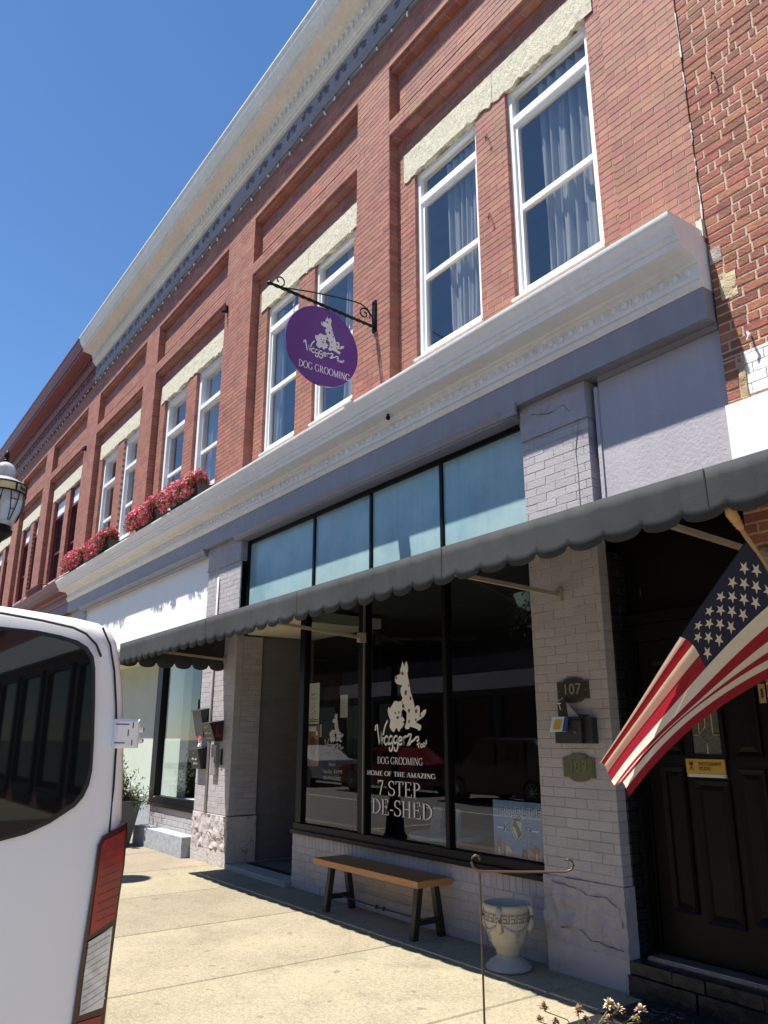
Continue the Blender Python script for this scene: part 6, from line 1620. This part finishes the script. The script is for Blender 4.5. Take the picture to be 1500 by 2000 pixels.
for sg in (1, -1):
    f_ = (lambda y: y) if sg == 1 else (lambda y: 2 * YC - y)
    t_ = MB().slab([(XR - 0.03, f_(y), z) for y, z in tl], (1, 0, 0), 0.048).build('tail_light', dkred, VN)
    MB().slab([(XR + 0.010, f_(y), z) for y, z in [(-3.998, 1.395), (-3.997, 1.31), (-4.002, 1.235), (-4.006, 1.195), (-4.061, 1.165), (-4.056, 1.28), (-4.052, 1.362), (-4.046, 1.375)]], (1, 0, 0), 0.013).build('red_lens', red_l, t_)
    MB().slab([(XR + 0.010, f_(y), z) for y, z in [(-4.008, 1.180), (-4.010, 1.097), (-4.014, 1.008), (-4.067, 1.000), (-4.065, 1.083), (-4.061, 1.150)]], (1, 0, 0), 0.013).build('clear_lens', clr, t_)
    for q in range(11): MB().beam((XR + 0.024, f_(-4.012), 1.165 - q * 0.0145 + 0.008), (XR + 0.024, f_(-4.063), 1.150 - q * 0.0145), 0.002, 0.004).build('lens_rib', clr, t_)
    for q in range(9): MB().beam((XR + 0.024, f_(-4.002), 1.36 - q * 0.019), (XR + 0.024, f_(-4.050), 1.345 - q * 0.019), 0.0016, 0.003).build('lens_rib', red_l, t_)
    MB().slab([(XR + 0.010, f_(y), z) for y, z in [(-4.016, 0.99), (-4.017, 0.88), (-4.075, 0.88), (-4.070, 0.985)]], (1, 0, 0), 0.012).build('red_lens', red_l, t_)
    for (za, zb) in ((1.592, 1.664), (0.80, 0.87)):
        h_ = MB()
        ya, yb = f_(-4.046), f_(-3.982)
        h_.bbox(min(ya, yb), max(ya, yb), 0, 0.045, za, zb, 0.006)
        h_.v = [(XR + 0.026 - (y - 0.0), x, z) for x, y, z in h_.v]
        hg = h_.build('hinge', vp, VN)
        for dz in (0.018, 0.046):
            MB().tube([(XR + 0.008, f_(-3.985), za + dz), (XR + 0.008, f_(-3.970), za + dz)], 0.007, 8).build('hinge_lug', vp, hg)
            MB().tube([(XR + 0.008, f_(-3.970), za + dz), (XR + 0.008, f_(-3.966), za + dz)], 0.005, 8).build('hinge_pin', rubber, hg)
        for (y0, y1, z0, z1) in ((-4.046, -4.012, 0.058, 0.0605), (-4.046, -4.02, 0.012, 0.0145), (-4.014, -4.0115, 0.030, 0.046), (-4.0025, -4.0, 0.008, 0.02), (-4.0025, -4.0, 0.05, 0.064)):
            box('hinge_line', rubber, hg, XR + 0.0255, XR + 0.0268, f_(y0), f_(y1), za + z0, za + z1)
MB().bbox(-5.62, -4.08, 0, 0.10, 0.33, 0.60, 0.03)
bp2 = MB(); bp2.box(XR - 0.05, XR + 0.09, -5.66, -4.04, 0.30, 0.58); bp2.build('bumper', mat('grey_bumper_plastic', (0.10, 0.10, 0.105), 0.6), VN)
box('door_handle', rubber, VN, XR + 0.02, XR + 0.045, -4.98, -4.88, 1.08, 1.13)
for yy, sg in ((-3.989, 1), (-5.711, -1)):
    for xa, xb in ((-3.55, -2.55), (-4.55, -3.70)):
        MB().slab([(xa, yy, 1.28), (xb, yy, 1.28), (xb, yy - sg * 0.035, 1.72), (xa, yy - sg * 0.035, 1.72)], (0, sg, 0), 0.006).build('side_window', vglass, VN)
MB().slab([(XR - 3.10, -5.5, 1.86), (XR - 3.10, -4.2, 1.86), (XR - 3.84, -4.15, 1.26), (XR - 3.84, -5.55, 1.26)], (-0.6, 0, 0.8), 0.02).build('windscreen', vglass, VN)
for xw in (-3.0, -5.75):
    for yw, sg in ((-4.10, 1), (-5.60, -1)): wheel((VN, -0.134), xw, yw, 0.31, 0.20, sg)

# ================================================================ far side of the street (seen in the glass)
def car(name, x0, L, y0, W, H, paint, label, suv=True):
    t = thing(name, (x0 + L / 2, y0 - W / 2, -0.13), label, 'car', 'cars parked on the far side of the street')
    zb = -0.13
    if suv: side_ = [(0, 0.45), (0.02, 0.85), (0.06, 1.0), (0.22, 1.04), (0.30, 1.40), (0.36, 1.0 * H), (0.80, 0.985 * H), (0.97, 1.08), (0.995, 0.9), (1.0, 0.5), (0.97, 0.30), (0.03, 0.28)]
    else: side_ = [(0, 0.45), (0.01, 0.72), (0.05, 0.80), (0.27, 0.92), (0.42, H), (0.66, H * 0.99), (0.83, 0.98), (0.98, 0.93), (1.0, 0.6), (0.98, 0.30), (0.03, 0.26)]
    n = len(side_)
    b = MB(); vs = []
    for fy, ins in ((0, 0.10), (0.05, 0.02), (0.12, 0.0), (0.88, 0.0), (0.95, 0.02), (1, 0.10)):
        for u, z in side_:
            vs.append((x0 + L * (0.5 + (u - 0.5) * (1 - ins * 0.3)), y0 - W * (0.5 + (fy - 0.5) * (1 - 0.16 * max(0, z - 0.95))), zb + z - (ins * 0.4 if z > 0.9 else 0)))
    b.add(vs, [(i * n + j, i * n + (j + 1) % n, (i + 1) * n + (j + 1) % n, (i + 1) * n + j) for i in range(5) for j in range(n)] + [tuple(range(n)), tuple(5 * n + j for j in range(n))])
    b.build('body', paint, t, smooth=True)
    for u0, u1 in ((0.34, 0.52), (0.54, 0.76)):
        MB().slab([(x0 + L * u0, y0 - 0.005, zb + 1.04 if suv else zb + 0.95), (x0 + L * u1, y0 - 0.005, zb + 1.04 if suv else zb + 0.95), (x0 + L * (u1 - 0.02), y0 - 0.07, zb + H - 0.12), (x0 + L * (u0 + 0.03), y0 - 0.07, zb + H - 0.12)], (0, 1, 0), 0.02).build('side_window', vglass, t)
    for u in (0.19, 0.80): wheel((t, zb - 0.004), x0 + L * u, y0 - 0.10, 0.36, 0.22, 1); wheel((t, zb - 0.004), x0 + L * u, y0 - W + 0.10, 0.36, 0.22, -1)
    MB().bbox(x0 + L * 0.985, x0 + L, 0, 0.1, zb + 0.72, zb + 0.86, 0.01)
    box('head_light', mat(name + '_lamp', (0.6, 0.6, 0.6), 0.2), t, x0 + L * 0.015, x0 + L * 0.05, y0 - 0.30, y0 - 0.06, zb + 0.68, zb + 0.80)
car('parked_car', -18.6, 4.7, -10.5, 1.9, 1.75, mat('black_car_paint', (0.012, 0.013, 0.016), 0.2, 0.05, 2, coat=0.6), 'black SUV parked across the street, mirrored in the right shop pane')
car('parked_car', -24.2, 4.6, -10.6, 1.8, 1.42, mat('red_car_paint', (0.16, 0.006, 0.01), 0.2, 0.05, 2, coat=0.6), 'red car parked across the street behind the black SUV', False)
car('parked_car', -30.0, 4.6, -10.6, 1.8, 1.45, mat('silver_car_paint', (0.55, 0.56, 0.58), 0.25, 0.05, 2, coat=0.6), 'silver car parked across the street behind the red one', False)
def far_building(x0, x1, h, y, mw, mt_, label, facing=1, arch=False):
    t = thing('brick_building', ((x0 + x1) / 2, y - facing * 3, 0), label, 'building')
    yb = y - facing * 8
    box('wall', mw, t, x0, x1, y, yb, 0, h)
    n = max(2, int((x1 - x0) / 2.6)); s = (x1 - x0) / n
    for i in range(n):
        cx = x0 + (i + 0.5) * s
        f = MB(); q = facing
        if arch:
            for aa in range(9):
                a0, a1 = math.pi * aa / 9, math.pi * (aa + 1) / 9
                f.beam((cx + 0.62 * math.cos(a0), y + q * 0.05, 7.4 + 0.62 * math.sin(a0)), (cx + 0.62 * math.cos(a1), y + q * 0.05, 7.4 + 0.62 * math.sin(a1)), 0.12, 0.16)
        f.box(cx - 0.66, cx - 0.54, y, y + q * 0.08, 5.0, 7.42); f.box(cx + 0.54, cx + 0.66, y, y + q * 0.08, 5.0, 7.42); f.box(cx - 0.54, cx + 0.54, y, y + q * 0.08, 4.9, 5.02); f.box(cx - 0.54, cx + 0.54, y, y + q * 0.07, 6.2, 6.28); f.box(cx - 0.54, cx + 0.54, y, y + q * 0.075, 7.3, 7.42)
        wn = f.build('window', mt_, t)
        box('pane', vglass, wn, cx - 0.54, cx + 0.54, y + q * 0.002, y + q * 0.02, 5.02, 7.3)
        g = MB(); g.box(cx - s * 0.42, cx - s * 0.36, y, y + q * 0.1, 0.4, 3.2); g.box(cx + s * 0.36, cx + s * 0.42, y, y + q * 0.1, 0.4, 3.2); g.box(cx - s * 0.36, cx + s * 0.36, y, y + q * 0.1, 3.1, 3.2); g.box(cx - s * 0.36, cx + s * 0.36, y, y + q * 0.1, 0.3, 0.5)
        sw2 = g.build('shop_window', M['black_metal'], t)
        box('pane', vglass, sw2, cx - s * 0.36, cx + s * 0.36, y + q * 0.003, y + q * 0.03, 0.5, 3.1)
    box('band', mt_, t, x0, x1, y, y + facing * 0.14, 3.45, 4.1)
    box('cornice', mt_, t, x0 - 0.05, x1 + 0.05, y - facing * 0.2, y + facing * 0.4, h, h + 0.5)
fb_ = mat('far_brown_brick', (0.09, 0.04, 0.03), 0.85, 0.25, 12)
far_building(-52, -34, 10.2, -17.0, fb_, M['maroon'], 'dark brick building far left across the street', 1)
far_building(-33.9, -20, 9.2, -17.0, mat('far_grey_render', (0.10, 0.10, 0.105), 0.85, 0.15, 4), M['wood_white'], 'grey rendered building across the street facing the bench', 1)
far_building(-19.9, -6, 10.4, -17.0, fb_, M['wood_white'], 'brown brick building across the street nearest the van', 1)
far_building(-5.9, 12, 9.0, -17.0, mat('far_red_brick', (0.13, 0.055, 0.04), 0.85, 0.25, 12), M['wood_white'], 'red brick building across the street behind the viewer', 1)
far_building(0.25, 30, 10.8, 0.05, M['brick'], M['wood_white'], 'brick building with arched white window trim, mirrored in the van window', -1, True)
